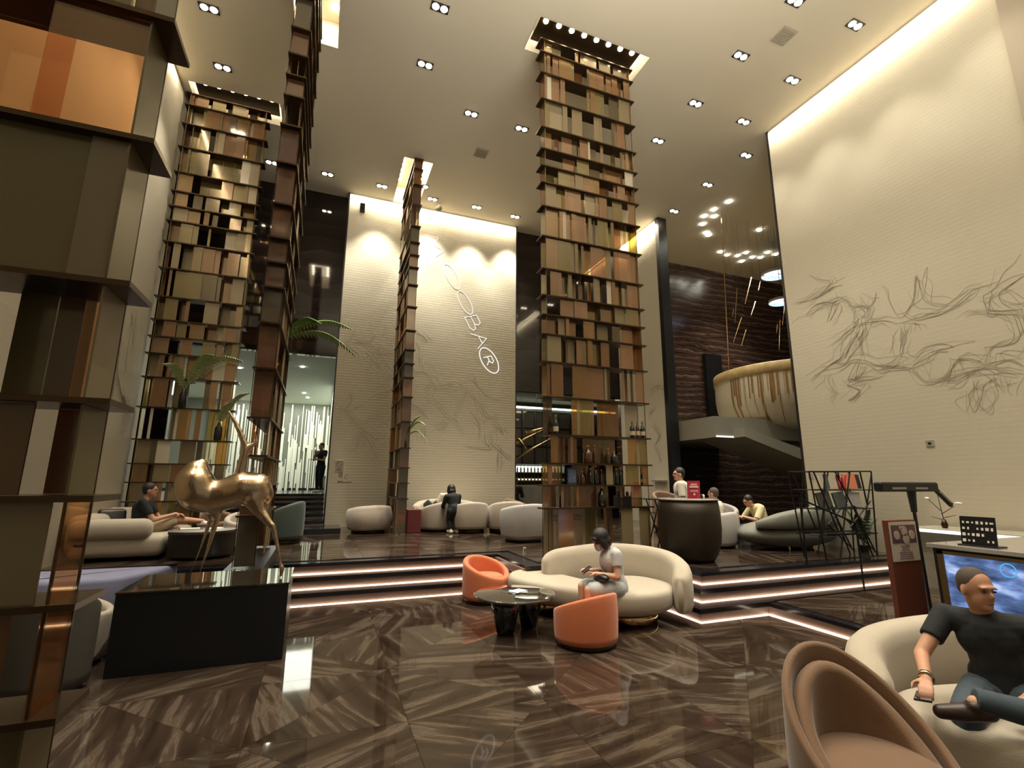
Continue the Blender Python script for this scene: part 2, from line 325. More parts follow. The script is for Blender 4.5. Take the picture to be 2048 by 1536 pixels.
# floor tiles, triangle halves of diamonds of polished marble
def tile_mesh(w, d, tri):
    bm = nb(); g = .0015
    pts = [(g*2, g), (w-g, g), (w-g, d-g*2)] if tri else [(g, g), (w-g, g), (w-g, d-g), (g, d-g)]
    prism(bm, pts, -.012, 0); fin(bm); me = bpy.data.meshes.new('tile'); bm.to_mesh(me); bm.free(); me.materials.append(M['floor']); return me
FL = bpy.data.objects['floor']
TS = 1.06; TRI = tile_mesh(TS, TS, True)
for i in range(-3, 7):
    for j in range(-1, 8):
        x, y = i*TS-.35, j*TS-.35
        for k in range(2):
            o = bpy.data.objects.new('tile', TRI); COL.objects.link(o); o.parent = FL
            d = (i+j) % 2
            if not d: a, px, py = (0, x, y) if k == 0 else (PI, x+TS, y+TS)
            else: a, px, py = (PI/2, x+TS, y) if k == 0 else (-PI/2, x, y+TS)
            o.location = (px, py, 0); o.rotation_euler = (0, 0, a)
# raised platform: three steps, each with dark edge slab, rosy riser and light strip
def path(o):
    return [(-6, 7.61+o), (2.98-o*.4, 7.61+o), (2.98-o*.4, 6.35+o), (4.46+o, 6.35+o), (4.46+o, 5.11+o), (12, 5.11+o)]
rs = [0, .22, .41]
for k in range(3):
    o = rs[k]; z = .17*k
    P1 = path(o+.03)+[(12, 14), (-6, 14)]; P0 = path(o-.03)+[(12, 14), (-6, 14)]
    if k < 2 or True:
        b = nb(); prism(b, P1, z, z+.115); s = struct('step_riser', b, 'riser')
        b = nb(); prism(b, P0, z+.115, z+.17 - (.012 if k == 2 else 0)); s = struct('step_slab', b, 'edge')
    b = nb(); q = path(o+.022); p2 = path(o+.010)
    for a, c, a2, c2 in zip(q, q[1:], p2, p2[1:]): prism(b, [a, c, c2, a2], z+.002, z+.008)
    t = struct('step_light', b, 'led')
t = struct('platform_floor', (lambda bb: (bx(bb, 19.9, 12, 7.4, 14, .3, .5), bb)[1])(nb()), 'edge')
# front border of the platform stays dark; tiles cover the rest
def tile_area(x0, x1, y0, y1, z, s, parent):
    nx, ny = max(1, round((x1-x0)/s)), max(1, round((y1-y0)/s)); w, d = (x1-x0)/nx, (y1-y0)/ny; me = tile_mesh(w, d, False)
    for i in range(nx):
        for j in range(ny):
            o = bpy.data.objects.new('tile', me); COL.objects.link(o); o.parent = parent; o.location = (x0+i*w, y0+j*d, z)
PF = bpy.data.objects['platform_floor']
tile_area(-3.6, 9.3, 8.22, 13.9, .51, 1.06, PF); tile_area(5.05, 9.3, 5.72, 8.22, .51, 1.06, PF); tile_area(3.1, 5.05, 6.95, 8.22, .51, 1.0, PF); tile_area(9.3, 16, 7.4, 13.9, .51, 1.3, PF)
b = nb(); prism(b, [(5.60, -3), (12, -3), (12, 5.13), (5.60, 5.13)], 0, .115); struct('low_step_riser', b, 'riser')
b = nb(); prism(b, [(5.55, -3), (12, -3), (12, 5.13), (5.55, 5.13)], .115, .158); LO = struct('low_step_slab', b, 'edge')
b = nb(); bx(b, 5.583, 5.597, -3, 5.11, .002, .010); struct('low_step_light', b, 'led')
tile_area(5.68, 9.2, 1.0, 5.13, .17, 1.06, LO)
# ------------------------------------------------------------------ lobby behind the left opening, with its stairs
b = nb(); bx(b, -.9-2.8, .48, 11.9, 12.9, .51, .63); struct('stair_landing', b, 'edge')
for k in range(6):
    y0 = 12.9+k*.86; z = .63+.104*(k+1)
    b = nb(); bx(b, -3.6, .112, y0, y0+.95 if k < 5 else 26, z-.075, z); bx(b, -3.6, .10, y0+.03, y0+.9, z-.12, z-.07); struct('stair_step', b, 'edge')
    b = nb(); bx(b, -3.6, .10, y0+.012, y0+.03, z-.105, z-.08); struct('stair_nosing_line', b, 'riser')
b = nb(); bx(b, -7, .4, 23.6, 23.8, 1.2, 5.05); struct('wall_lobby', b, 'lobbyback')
WL = bpy.data.objects['wall_lobby']; random.seed(11)
x = -4.6
for n in range(110):
    w = random.choice((.035, .045, .06)); z0 = 1.25 if random.random() < .5 else random.uniform(1.3, 3.6); z1 = 4.98 if z0 < 1.3 and random.random() < .5 else random.uniform(max(z0+.8, 3), 4.98)
    if random.random() < .25: z0, z1 = 1.25, random.uniform(1.9, 3.2)
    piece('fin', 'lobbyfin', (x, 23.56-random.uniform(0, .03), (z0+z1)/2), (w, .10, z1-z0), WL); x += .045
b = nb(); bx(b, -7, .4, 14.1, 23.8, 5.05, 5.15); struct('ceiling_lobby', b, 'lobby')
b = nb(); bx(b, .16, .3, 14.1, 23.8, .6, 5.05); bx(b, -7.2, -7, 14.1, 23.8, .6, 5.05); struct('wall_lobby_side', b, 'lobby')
b = nb(); bx(b, -6, .11, 23.50, 23.55, 1.25, 1.33); struct('baseboard_lobby', b, 'black')
add_light('lobby_ceiling_light', 'AREA', (-1.8, 20.6, 4.98), 160, (.98, 1, .88), None, shape='RECTANGLE', size=4.5, size_y=4)
add_light('lobby_wall_washer', 'AREA', (-1.8, 22.9, 4.9), 22, (.98, 1, .86), (math.radians(25), 0, 0), shape='RECTANGLE', size=4.6, size_y=.2)
for i, (x, y) in enumerate(((-1.5, 15.5), (-.8, 15.6), (-2.6, 16.5), (-.9, 20.5), (-.8, 21.6))):
    b = nb(); lathe(b, [(.05, -.02), (.055, 0)], 14, (x, y, 5.05)); tag(obj('lobby_spotlight', b, 'lampcool'), 'small spotlight in the bright lobby ceiling, '+['middle of the near row', 'right one of the near row', 'left one seen past the back tower', 'nearer one above the standing man', 'farther one above the standing man'][i], 'spotlight')
# ------------------------------------------------------------------ bar behind the right opening
b = nb(); bx(b, 5.2, 12, 14.1, 19.2, .45, .51); struct('floor_bar', b, 'edge')
b = nb(); bx(b, 5.2, 12, 14.1, 19.2, 4.95, 5.05); struct('ceiling_bar', b, 'greyplaster')
b = nb(); bx(b, 5.2, 12, 18.6, 18.7, .5, 5); bx(b, 5.1, 5.2, 14.1, 19, .5, 5); bx(b, 12, 12.1, 14.1, 19, .5, 5); struct('wall_bar', b, 'dark_wall')
b = nb(); bx(b, 5.4, 12, 18.2, 18.24, 4.62, 4.70); struct('bar_cove_strip', b, emis('cove_glow', (.9, 1, .78), 2.2))
b = nb(); bx(b, 5.4, 9.2, 14.12, 14.16, 4.74, 4.80); struct('bar_lintel_strip', b, emis('cove_glow_warm', (1, .92, .65), 1.5))
add_light('bar_ceiling_light', 'AREA', (7.8, 16.6, 4.9), 45, (1, .86, .6), None, shape='SQUARE', size=2)
t = thing('window_grid', 'black metal grid of dark mirrored panes above the bar shelves', 'window grid', (5.4, 18.5, 2.35))
for i in range(12):
    b = nb(); bx(b, i*.55-.02, i*.55+.02, -.03, .03, 0, 2.25); obj('mullion', b, 'black', t)
for z in (.0, .75, 1.5, 2.2):
    b = nb(); bx(b, 0, 6.2, -.02, .03, z, z+.04); obj('rail', b, 'black', t)
for i in range(11):
    for j in range(3): piece('pane', 'tabletop', (i*.55+.275, .045, j*.75+.39), (.5, .02, .7), t)
bar = thing('bar_shelving', 'tall glowing back bar shelving full of bottles behind the opening', 'shelving', (6.95, 18.2, .51))
b = nb(); bx(b, 0, .04, -.2, .2, 0, 1.85); bx(b, 2.3, 2.34, -.2, .2, 0, 1.85); bx(b, 0, 2.34, .17, .2, 0, 1.85); obj('frame', b, 'black', bar)
for i, z in enumerate((.55, .88, 1.20, 1.52, 1.84)):
    b = nb(); bx(b, .02, 2.32, -.2, .17, z-.02, z); obj('shelf', b, 'console', bar)
    b = nb(); bx(b, .05, 2.29, .15, .168, z+.015, z+.07 if i != 3 else z+.26)
    if i < 4: obj('shelf_light', b, emis('bar_glow_%d' % i, [(1, .45, .22), (1, .78, .35), (1, .9, .6), (.82, 1, .95)][i], [1.3, 1.6, .9, 1.1][i]), bar)
def bottle(name, label, loc, h=.3, r=.038, m='bottle', group=None, lab=True, cat='bottle'):
    t = thing(name, label, cat, loc, 0, group)
    b = nb(); lathe(b, [(r*.9, 0), (r, .01), (r, h*.52), (r*.8, h*.64), (r*.36, h*.76), (r*.33, h*.93)], 14); gl = obj('glass', b, m, t, True)
    b = nb(); lathe(b, [(r*.40, h*.88), (r*.40, h)], 10); obj('cap', b, 'cap', gl)
    if lab: b = nb(); lathe(b, [(r*1.015, h*.16), (r*1.015, h*.40)], 14); obj('label', b, 'label', gl)
    return t
proto = None
for s, z in enumerate((.55, .88, 1.20, 1.52)):
    for k in range(15):
        l = (7.07+k*.15, 18.13, .51+z)
        q = ('lowest', 'second lowest', 'second highest', 'top')[s]; L = 'bottle standing on the %s glowing shelf of the back bar' % q; gq = 'bottles on the %s back bar shelf' % q
        if proto is None: proto = bottle('liquor_bottle', L, l, .25, .033, 'bottlebrown', gq)
        else: dup(proto, l, 0, L, gq)
b = nb(); bx(b, 5.6, 9.0, 15.8, 16.4, .51, 1.55); bevel(b, .02); tag(obj('bar_counter', b, 'greymarble'), 'dark bar counter in front of the glowing bottle shelves', 'counter')
t = thing('branch_sculpture', 'gilded branch sculpture hanging above the bar', 'sculpture', (6.6, 16.2, 3.1))
for a, c in (((-.7, 0, -.35), (.9, .1, .45)), ((-.3, 0, -.65), (1.1, -.1, .1)), ((-.1, 0, .05), (.35, .1, -.35)), ((.2, 0, .3), (1.2, .2, .6))):
    b = nb(); caps(b, a, c, .05, .025); obj('branch', b, 'gold', t, True)
b = nb(); tube(b, (0, 0, 0), (0, 0, 1.84), .006); tube(b, (.6, 0, .2), (.6, 0, 1.84), .006); obj('wire', b, 'blackmetal', t)
# ------------------------------------------------------------------ ceiling fixtures
def downlight(x, y, label):
    t = thing('downlight', label, 'downlight', (x, y, CEIL))
    b = nb(); bx(b, -.16, .16, -.085, .085, -.012, .004); fr_ = obj('frame', b, 'black', t)
    for s in (-1, 1):
        b = nb(); lathe(b, [(.058, -.02), (.062, -.012)], 18, (s*.075, 0, 0)); obj('lamp', b, 'lamp', fr_)
ND = ['between the near tower and the left back tower, nearer one', 'just in front of the left back tower recess', 'high in mid ceiling, nearer one of its row', 'high in mid ceiling, next after the nearest of its row', 'left of the pair beside the middle air vent', 'close to the far side of the tall central tower',
 'over the dark wall behind the left back tower', 'right of the narrow dark tower, over the dark wall', 'just left of the recess with two rows of bulbs', 'in front of the back wall, next to the dome camera', 'over the middle of the back wall', 'over the right end of the back wall',
 'lit brightly, right of the central tower top', 'bright and closest to the lit right wall edge', 'at the top edge of the frame above the square vent', 'near the right wall, under the square vent', 'right of the central tower, level with its upper shelves', 'next to the near corner of the right wall', 'right of the central tower, before the dark opening',
 'just inside the dark opening, nearest one', 'inside the dark opening, second one', 'inside the dark opening, by the narrow white wall', 'right beside the recess with two rows of bulbs']
for (x, y), n in zip(DOWN, ND): downlight(x, y, 'twin downlight '+n)
RING = [(10.7,9.9),(10.6,10.4),(10.9,10.7),(10.6,10.8),(10.9,11.2),(11.4,11.6),(11.6,11.7),(12.9,12.5),(13.3,12.6),(13.7,12.5),(14.2,12.8),(13.8,12.2),(14.3,12.4),(14.6,12.3),(14.5,11.9),(14.9,11.9),(12.9,10.8)]
for x, y in RING:
    b = nb(); lathe(b, [(.06, -.03), (.06, .0)], 14, (x, y, CEIL)); tag(obj('ring_spotlight', b, 'lampcool'), 'small round spotlight in the ring beyond the right opening', 'spotlight', 'ring of small ceiling spotlights')
for (x, y), n in (((7.45, 5.29), 'square grey air vent in ceiling near the right wall'), ((3.17, 10.53), 'square grey air vent in ceiling left of the central tower')):
    t = thing('ceiling_vent', n, 'vent', (x, y, CEIL)); b = nb(); bx(b, -.17, .17, -.17, .17, -.012, .003); obj('frame', b, 'plain', t)
    for i in range(7): b = nb(); box(b, (0, -.13+i*.043, -.016), (.29, .006, .022), Euler((.5, 0, 0))); obj('slat', b, 'greyplaster', t)
t = thing('security_camera', 'dome security camera hanging under the ceiling by the back wall', 'camera', (2.68, 13.22, CEIL))
b = nb(); tube(b, (0, 0, 0), (0, 0, -.1), .02); obj('stem', b, 'white', t); b = nb(); lathe(b, [(.02, -.24), (.09, -.2), (.10, -.13), (.05, -.09)], 18); obj('dome', b, 'greyplaster', t, True)
t = thing('wall_speaker', 'small black loudspeaker high on the white back wall', 'speaker', (.51, YB, 9.46)); b = nb(); bx(b, -.07, .07, -.14, 0, -.12, .12); bevel(b, .012); obj('cabinet', b, 'black', t)
b = nb(); bx(b, -.055, .055, -.148, -.139, -.10, .10); obj('grille', b, 'blackmetal', t)
# ------------------------------------------------------------------ shelving towers of coloured glass
ZS = [9.87,9.59,9.13,8.57,7.98,7.54,7.20,6.87,6.41,5.84,5.24,4.76,4.42,4.08,3.61,3.03,2.42,1.97,1.63,1.28]
def tower(label, x, y, L, D, rz, base, seed, levels, open_low=False, wide=False, ends=None):
    """L along local x, D along local y, front face on local y = 0"""
    R = random.Random(seed); t = thing('glass_tower', label, 'shelf tower', (x, y, 0), rz)
    zs = levels; me = None; ov = .0
    b = nb(); box(b, (L/2, D/2, 0), (L+2*ov, D+2*ov, .022)); fin(b); me = bpy.data.meshes.new('shelf'); b.to_mesh(me); b.free(); me.materials.append(M['shelf'])
    for z in zs:
        o = bpy.data.objects.new('shelf', me); COL.objects.link(o); o.parent = t; o.location = (0, 0, z)
    rows = list(zip(zs[1:], zs[:-1]))
    if base < zs[-1]-.2: rows.append((base, zs[-1]))
    cnt = 0
    for zi, (z0, z1) in enumerate(rows):
        lo = open_low and z0 < 2.5; h = z1-z0-.024; zc = (z0+z1)/2
        x0 = .09
        while x0 < L-.11:
            w = min(R.choice((.05, .07, .10, .13, .17, .22, .26) if not wide else (.12, .2, .25, .3, .35)), L-.085-x0); u = R.random()*.92
            if w < .035: break
            m = R.choices(FG, (4, 4, 4, 3, 3))[0] if wide else R.choices(G[:8], (5, 5, 4, 5, 4, 1.2, 1.6, 2))[0]
            yy = R.choice((.035, .05, .065)) if u < .48 else (D*.5 if u < .60 else D-.03)
            if lo: yy = .035 if u < .22 else D-.03
            if u < .84:
                piece('glass_panel', m, (x0+w/2, yy, zc), (w-.004, .008, h), t); cnt += 1
                if R.random() < .10: piece('glass_panel', G[5], (x0+w, .03+D*.2, zc), (.006, D*.34, h), t); cnt += 1
            x0 += w
        for e in (.085, L-.085):
            if R.random() < (.92 if not lo else .4): piece('glass_panel', R.choice(ends or G[:5]), (e, D*.5, zc), (.008, D*.82, h), t); cnt += 1
    b = nb()
    for xx in (.085, L-.085):
        for yy in (.03, D-.012): bx(b, xx-.004, xx+.004, yy-.004, yy+.004, base, zs[0])
    obj('post', b, 'bronze', t)
    return t
low = [z for z in ZS]
tower('tall central tower of amber and olive glass panels with wine bottles on its lower shelves', 3.21, 6.95, 2.04, .25, 0, .51, 5, ZS, True)
tower('glass panel tower beside the ribbed left wall, behind the golden sculpture', -3.35, 10.92, 1.64, .25, 0, .51, 8, ZS)
tower('narrow end-on glass tower standing against the white back wall', 1.86, 11.3, 2.05, .25, PI/2, .51, 13, ZS, ends=[G[8], G[9], G[4]])
tower('dark end-on glass tower rising behind the black plinth', -.62, 6.45, 2.05, .265, PI/2, .71, 21, ZS, ends=[G[8], G[8], G[9]])
tower('nearest glass tower with wide brown panels at left edge of view', -2.75, 2.12, 2.02, .25, 0, .02, 34, [z for z in ZS if z < 9.8]+[.94], wide=True, ends=[FG[1], FG[2], FG[3]])
b = nb(); bx(b, -.95, -.55, 6.44, 8.6, .0, .70); struct('trim_3', b, 'plinth')
# lamp rows in the recesses
def recess_lamps(pts, n0):
    for x, y, z in pts:
        b = nb(); lathe(b, [(.045, -.02), (.05, 0)], 14, (x, y, z)); tag(obj('recess_spotlight', b, 'lamp'), 'round bulb lining the ceiling recess '+n0, 'spotlight', 'bulbs in the recess '+n0)
for x0, x1, y0, y1, n in ((3.13, 5.31, 6.70, 7.26, 'central tower'), (-3.2, -1.56, 10.68, 11.3, 'left back tower')):
    b = nb(); bx(b, x0, x1, y0, y1, CEIL+.20, CEIL+.23); tag(obj('recess_plate', b, 'bronze'), 'dark bronze lamp plate inside the ceiling recess over the '+n, 'plate')
recess_lamps([(3.25+i*.27, 6.80, CEIL+.198) for i in range(8)], 'over the central tower')
recess_lamps([(1.44, 11.55+i*.24, CEIL+.54) for i in range(8)], 'over the narrow tower, bulbs left of it')
recess_lamps([(2.04, 11.55+i*.24, CEIL+.54) for i in range(8)], 'over the narrow tower, bulbs right of it')
recess_lamps([(-.42, 6.4+i*.27, CEIL+.54) for i in range(8)], 'right of the dark end-on tower')
recess_lamps([(-1.0, 6.4+i*.27, CEIL+.54) for i in range(8)], 'left of the dark end-on tower')
recess_lamps([(-3.0+i*.26, 10.80, CEIL+.198) for i in range(6)], 'over the left back tower')
for i, (x0, x1, y0, y1) in enumerate(rec):
    add_light('recess_light', 'AREA', ((x0+x1)/2, (y0+y1)/2, CEIL+.5), 26, (1, .84, .58), None, shape='RECTANGLE', size=x1-x0-.1, size_y=y1-y0-.1)
MUR_R = [[[6.69,6.02],[6.49,5.82],[6.28,5.71],[6.35,5.59],[6.56,5.52],[6.77,5.45],[7.07,5.52]],[[6.03,5.51],[6.17,5.55],[6.33,5.52],[6.51,5.47],[6.72,5.41]],[[7.22,5.09],[7.05,5.17],[6.87,5.17],[6.7,5.29],[6.53,5.31],[6.31,5.29],[6.12,5.3],[6.03,5.19],[5.92,5.05],[5.78,5.0],[5.63,4.89],[5.65,4.77],[5.72,4.69],[5.71,4.54],[5.78,4.43],[5.83,4.26],[5.82,4.01]],[[6.87,5.17],[6.67,5.3],[6.47,5.32],[6.26,5.24],[6.18,5.27]],[[6.22,5.2],[6.27,5.03],[6.39,4.88]],[[6.07,5.3],[5.91,4.91],[5.84,4.73],[5.95,4.63],[6.36,4.43]],[[5.75,5.2],[5.7,5.07],[5.62,4.92],[5.5,5.0],[5.45,5.15]],[[5.34,5.21],[5.29,5.05],[5.26,4.89],[5.21,4.68],[5.14,4.56],[5.05,4.58],[4.96,4.69],[4.87,4.8],[4.79,5.17],[4.77,5.0],[4.73,4.73],[4.62,4.61],[4.43,4.51]],[[5.71,4.64],[5.57,4.63],[5.37,4.57],[5.2,4.48]],[[5.16,4.42],[5.13,4.27],[5.2,4.05],[5.23,3.87]],[[5.05,4.58],[4.95,4.45],[4.81,4.43],[4.59,4.42],[4.43,4.46],[4.24,4.57],[4.11,4.66],[3.98,4.68],[3.88,4.67]],[[3.46,5.0],[3.55,4.89],[3.68,4.8],[3.8,4.62],[3.9,4.56],[3.97,4.52],[3.95,4.32],[3.85,4.25],[3.68,4.17],[3.59,4.04]],[[3.35,4.67],[3.48,4.66],[3.57,4.62],[3.7,4.56],[3.79,4.49],[3.77,4.36],[3.7,4.26],[3.56,4.13]],[[4.24,4.27],[4.13,4.29],[3.98,4.25],[3.79,4.18],[3.68,4.13],[3.65,3.92],[3.65,3.8],[3.71,3.72],[3.84,3.7],[3.96,3.71],[4.03,3.66],[4.11,3.48]],[[5.02,4.12],[5.1,3.98],[5.09,3.88],[4.98,3.81],[4.79,3.94],[4.6,3.93],[4.45,3.85],[4.61,3.85],[4.77,3.78],[4.99,3.7],[5.06,3.64],[5.0,3.5],[4.87,3.35],[4.69,3.34],[4.57,3.39],[4.5,3.54],[4.43,3.63],[4.3,3.63],[4.18,3.55],[4.11,3.46]],[[6.95,3.77],[6.8,3.86],[6.57,3.92],[6.3,3.91],[6.14,3.98],[5.99,4.0],[5.8,3.93],[5.59,3.8],[5.37,3.81],[5.27,3.88]],[[6.5,3.8],[6.55,3.65],[6.44,3.39],[6.53,3.36]],[[5.94,3.99],[6.18,3.63],[5.99,3.62],[5.82,3.78]],[[6.28,3.63],[6.15,3.5],[5.99,3.41],[6.11,3.26],[6.21,3.23]],[[5.99,3.59],[5.76,3.57],[5.57,3.59]],[[5.55,3.73],[5.28,3.68],[5.08,3.65]],[[4.69,3.33],[4.48,3.3],[4.34,3.36],[4.11,3.44],[3.97,3.49],[3.82,3.47],[3.68,3.34]],[[4.65,3.34],[4.29,3.41],[4.1,3.41],[3.97,3.29],[3.77,3.21]],[[4.02,3.24],[3.99,3.13],[3.94,3.01]],[[4.27,3.24],[4.29,3.14],[4.37,3.03],[4.34,2.77],[4.23,2.95],[4.17,3.14],[4.04,3.22]],[[4.95,4.4],[4.88,4.34],[4.85,4.23]],[[5.98,4.41],[6.1,4.23],[6.22,4.11],[6.44,4.03],[6.86,3.84]],[[5.81,4.59],[5.9,4.44],[5.99,4.36],[6.18,4.07]]]
MUR_B = [[[0.2,5.38],[0.34,5.48],[0.54,5.42],[0.83,5.36],[1.12,5.09],[1.3,4.81],[1.52,4.57],[1.59,4.36],[1.42,4.18],[1.11,3.99]],[[0.54,5.85],[0.53,5.63],[0.42,5.49],[0.36,5.31],[0.52,5.2],[0.68,5.09],[0.67,4.75]],[[1.09,5.72],[0.98,5.51],[0.78,5.42],[0.54,5.42]],[[0.83,5.23],[1.09,5.0],[1.31,4.72],[1.57,4.36]],[[1.64,5.36],[1.48,5.26],[1.28,5.19],[1.16,5.22]],[[0.17,3.92],[0.28,3.61],[0.48,3.5],[0.68,3.3],[0.94,2.99],[1.15,2.64],[1.29,2.36],[1.46,2.13]],[[0.6,3.99],[0.58,3.75],[0.4,3.53]],[[0.85,3.68],[0.63,3.55],[0.44,3.53]],[[1.33,3.59],[1.27,3.38],[0.96,3.24]],[[0.29,3.57],[0.56,3.38],[0.85,3.07],[1.26,2.8],[1.49,2.89]],[[0.86,2.95],[0.81,2.51],[0.48,2.46]],[[1.39,3.26],[1.59,3.23],[1.66,3.44]],[[2.21,6.01],[2.35,5.8],[2.57,5.64],[2.48,5.81],[2.3,5.88]],[[2.23,5.6],[2.37,5.3],[2.39,4.91],[2.48,4.78]],[[2.26,4.76],[2.56,4.74],[2.75,4.54],[2.63,4.31],[2.77,4.01],[3.04,3.77],[3.31,3.52],[3.58,3.32],[3.77,3.02]],[[2.72,5.25],[2.69,4.89],[2.75,4.54],[2.93,4.38],[3.28,4.49],[3.46,4.42]],[[3.55,4.49],[3.78,4.31],[3.69,4.12],[3.57,3.89],[3.49,3.49]],[[3.55,4.51],[3.87,4.36],[4.06,4.15],[4.25,3.93],[4.4,3.58],[4.59,3.5],[4.82,3.56],[4.68,3.37],[4.97,3.12]],[[3.68,4.57],[3.96,4.64],[4.15,4.42],[4.43,4.17],[4.86,4.06]],[[2.75,3.32],[3.01,3.29],[3.2,3.35],[3.15,3.17],[2.89,3.16]],[[3.91,3.69],[4.12,3.43],[4.22,3.22],[4.18,2.87]],[[4.38,3.05],[4.41,2.79],[4.55,2.57],[3.82,2.64]],[[4.59,3.1],[4.64,2.75],[4.88,2.54],[5.17,2.32],[5.21,2.46]],[[4.83,2.54],[4.84,2.1],[5.02,2.32]],[[4.97,3.07],[4.83,3.24],[4.64,3.06]],[[2.55,3.14],[2.54,2.81]],[[2.22,3.81],[2.44,3.65],[2.7,3.41]]]
MUR_N = [[[12.18,4.32],[12.0,4.52],[11.71,4.54],[11.64,4.23]],[[12.31,3.71],[12.15,3.81],[12.0,3.9]],[[12.21,3.39],[11.93,3.06],[12.14,2.78]],[[12.19,2.78],[12.02,2.55],[11.93,2.25]]]
MUR_L = [[[10.15,4.55],[10.25,4.32],[10.24,3.94],[10.3,3.54]],[[10.33,4.72],[10.37,4.4],[10.41,4.08]],[[10.03,3.36],[10.35,3.06],[10.61,2.82],[10.55,2.63]],[[9.63,3.79],[9.89,3.33],[9.91,2.99]],[[10.42,3.16],[10.75,2.84],[10.53,2.45]],[[9.57,4.29],[9.89,3.85],[9.92,3.51]]]
# ------------------------------------------------------------------ wall drawings: fine raised lines on the white walls
def mural(name, label, sets, to3, nrm, wid, seed, parent_cat='mural'):
    R = random.Random(seed); b = nb(); nrm = Vector(nrm)
    def strand(pts, w):
        P = [Vector(to3(*p)) for p in pts]; n = len(P)
        Q = []
        for i in range(n-1):                      # Catmull-Rom
            p0, p1, p2, p3 = P[max(0, i-1)], P[i], P[i+1], P[min(n-1, i+2)]
            for k in range(5):
                t = k/5; Q.append(.5*((2*p1)+(p2-p0)*t+(2*p0-5*p1+4*p2-p3)*t*t+(3*p1-p0-3*p2+p3)*t**3))
        Q.append(P[-1]); m = len(Q); vs = []
        for i, q in enumerate(Q):
            d = (Q[min(m-1, i+1)]-Q[max(0, i-1)]); d = d.normalized() if d.length > 1e-6 else Vector((0, 0, 1))
            s = nrm.cross(d)*w*(.25+.75*math.sin(PI*min(1, max(.04, i/(m-1)))))
            vs.append((b.verts.new(q+s+nrm*.004), b.verts.new(q-s+nrm*.004), b.verts.new(q+nrm*.0065)))
        for a, c in zip(vs, vs[1:]): b.faces.new((a[0], c[0], c[2], a[2])); b.faces.new((a[2], c[2], c[1], a[1]))
    for pts in sets:
        if len(pts) < 2: continue
        strand(pts, wid*.9)
        for r in range(9):
            a = R.uniform(-1, 1); dx, dz = R.gauss(0, .085), R.gauss(0, .065); s = R.uniform(0, .35); n = len(pts)
            i0 = R.randrange(0, max(1, n-2)); i1 = min(n, i0+max(2, R.randrange(2, n+1)))
            q = [(p[0]+dx*(1+.6*math.sin(i*1.7+a*3))+R.uniform(-.025, .025), p[1]+dz*(1+.6*math.cos(i*2.1+a*5))+R.uniform(-.02, .02)) for i, p in enumerate(pts)][i0:i1]
            if len(q) > 1: strand(q, wid*R.uniform(.3, .6))
    o = obj(name, b, 'mural'); tag(o, label, parent_cat); return o
mural('wall_relief', 'grey line drawing of ridges on the large right wall', MUR_R, lambda y, z: (XR, y, z), (-1, 0, 0), .0042, 1)
mural('wall_relief', 'grey line drawing of ridges on the white back wall', MUR_B, lambda x, z: (x, YB, z), (0, -1, 0), .0065, 2)
mural('wall_relief', 'few grey drawn lines on the narrow white wall beside the central tower', MUR_N, lambda y, z: (XR, y, z), (-1, 0, 0), .005, 3)
mural('wall_relief', 'grey drawn lines on the ribbed left wall beside the tower', MUR_L, lambda y, z: (XL, y, z), (1, 0, 0), .006, 4)
# projected lettering running down the back wall
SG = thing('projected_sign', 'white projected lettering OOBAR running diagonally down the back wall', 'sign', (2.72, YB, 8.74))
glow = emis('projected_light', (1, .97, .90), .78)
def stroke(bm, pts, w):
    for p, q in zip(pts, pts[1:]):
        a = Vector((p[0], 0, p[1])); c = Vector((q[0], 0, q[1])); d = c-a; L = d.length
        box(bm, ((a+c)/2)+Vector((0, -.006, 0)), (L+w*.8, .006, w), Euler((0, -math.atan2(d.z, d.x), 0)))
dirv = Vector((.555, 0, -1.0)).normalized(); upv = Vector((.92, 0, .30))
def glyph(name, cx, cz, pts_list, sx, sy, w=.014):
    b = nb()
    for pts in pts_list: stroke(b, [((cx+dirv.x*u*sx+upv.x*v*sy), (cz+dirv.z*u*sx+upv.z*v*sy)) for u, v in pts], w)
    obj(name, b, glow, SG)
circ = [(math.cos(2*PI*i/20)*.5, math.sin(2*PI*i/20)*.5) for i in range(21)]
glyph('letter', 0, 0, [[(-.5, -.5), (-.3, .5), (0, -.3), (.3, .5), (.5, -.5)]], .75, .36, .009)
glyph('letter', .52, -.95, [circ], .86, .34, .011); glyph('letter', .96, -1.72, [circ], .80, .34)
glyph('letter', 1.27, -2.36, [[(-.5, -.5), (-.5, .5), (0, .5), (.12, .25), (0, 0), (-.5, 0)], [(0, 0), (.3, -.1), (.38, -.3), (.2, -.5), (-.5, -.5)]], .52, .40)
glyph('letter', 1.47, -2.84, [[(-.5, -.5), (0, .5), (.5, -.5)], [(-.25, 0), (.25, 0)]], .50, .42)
glyph('letter', 1.76, -3.46, [circ], .86, .50, .022); glyph('letter', 1.76, -3.46, [[(-.3, -.4), (-.3, .4), (.1, .4), (.25, .2), (.1, 0), (-.3, 0)], [(0, 0), (.3, -.4)]], .42, .32, .018)
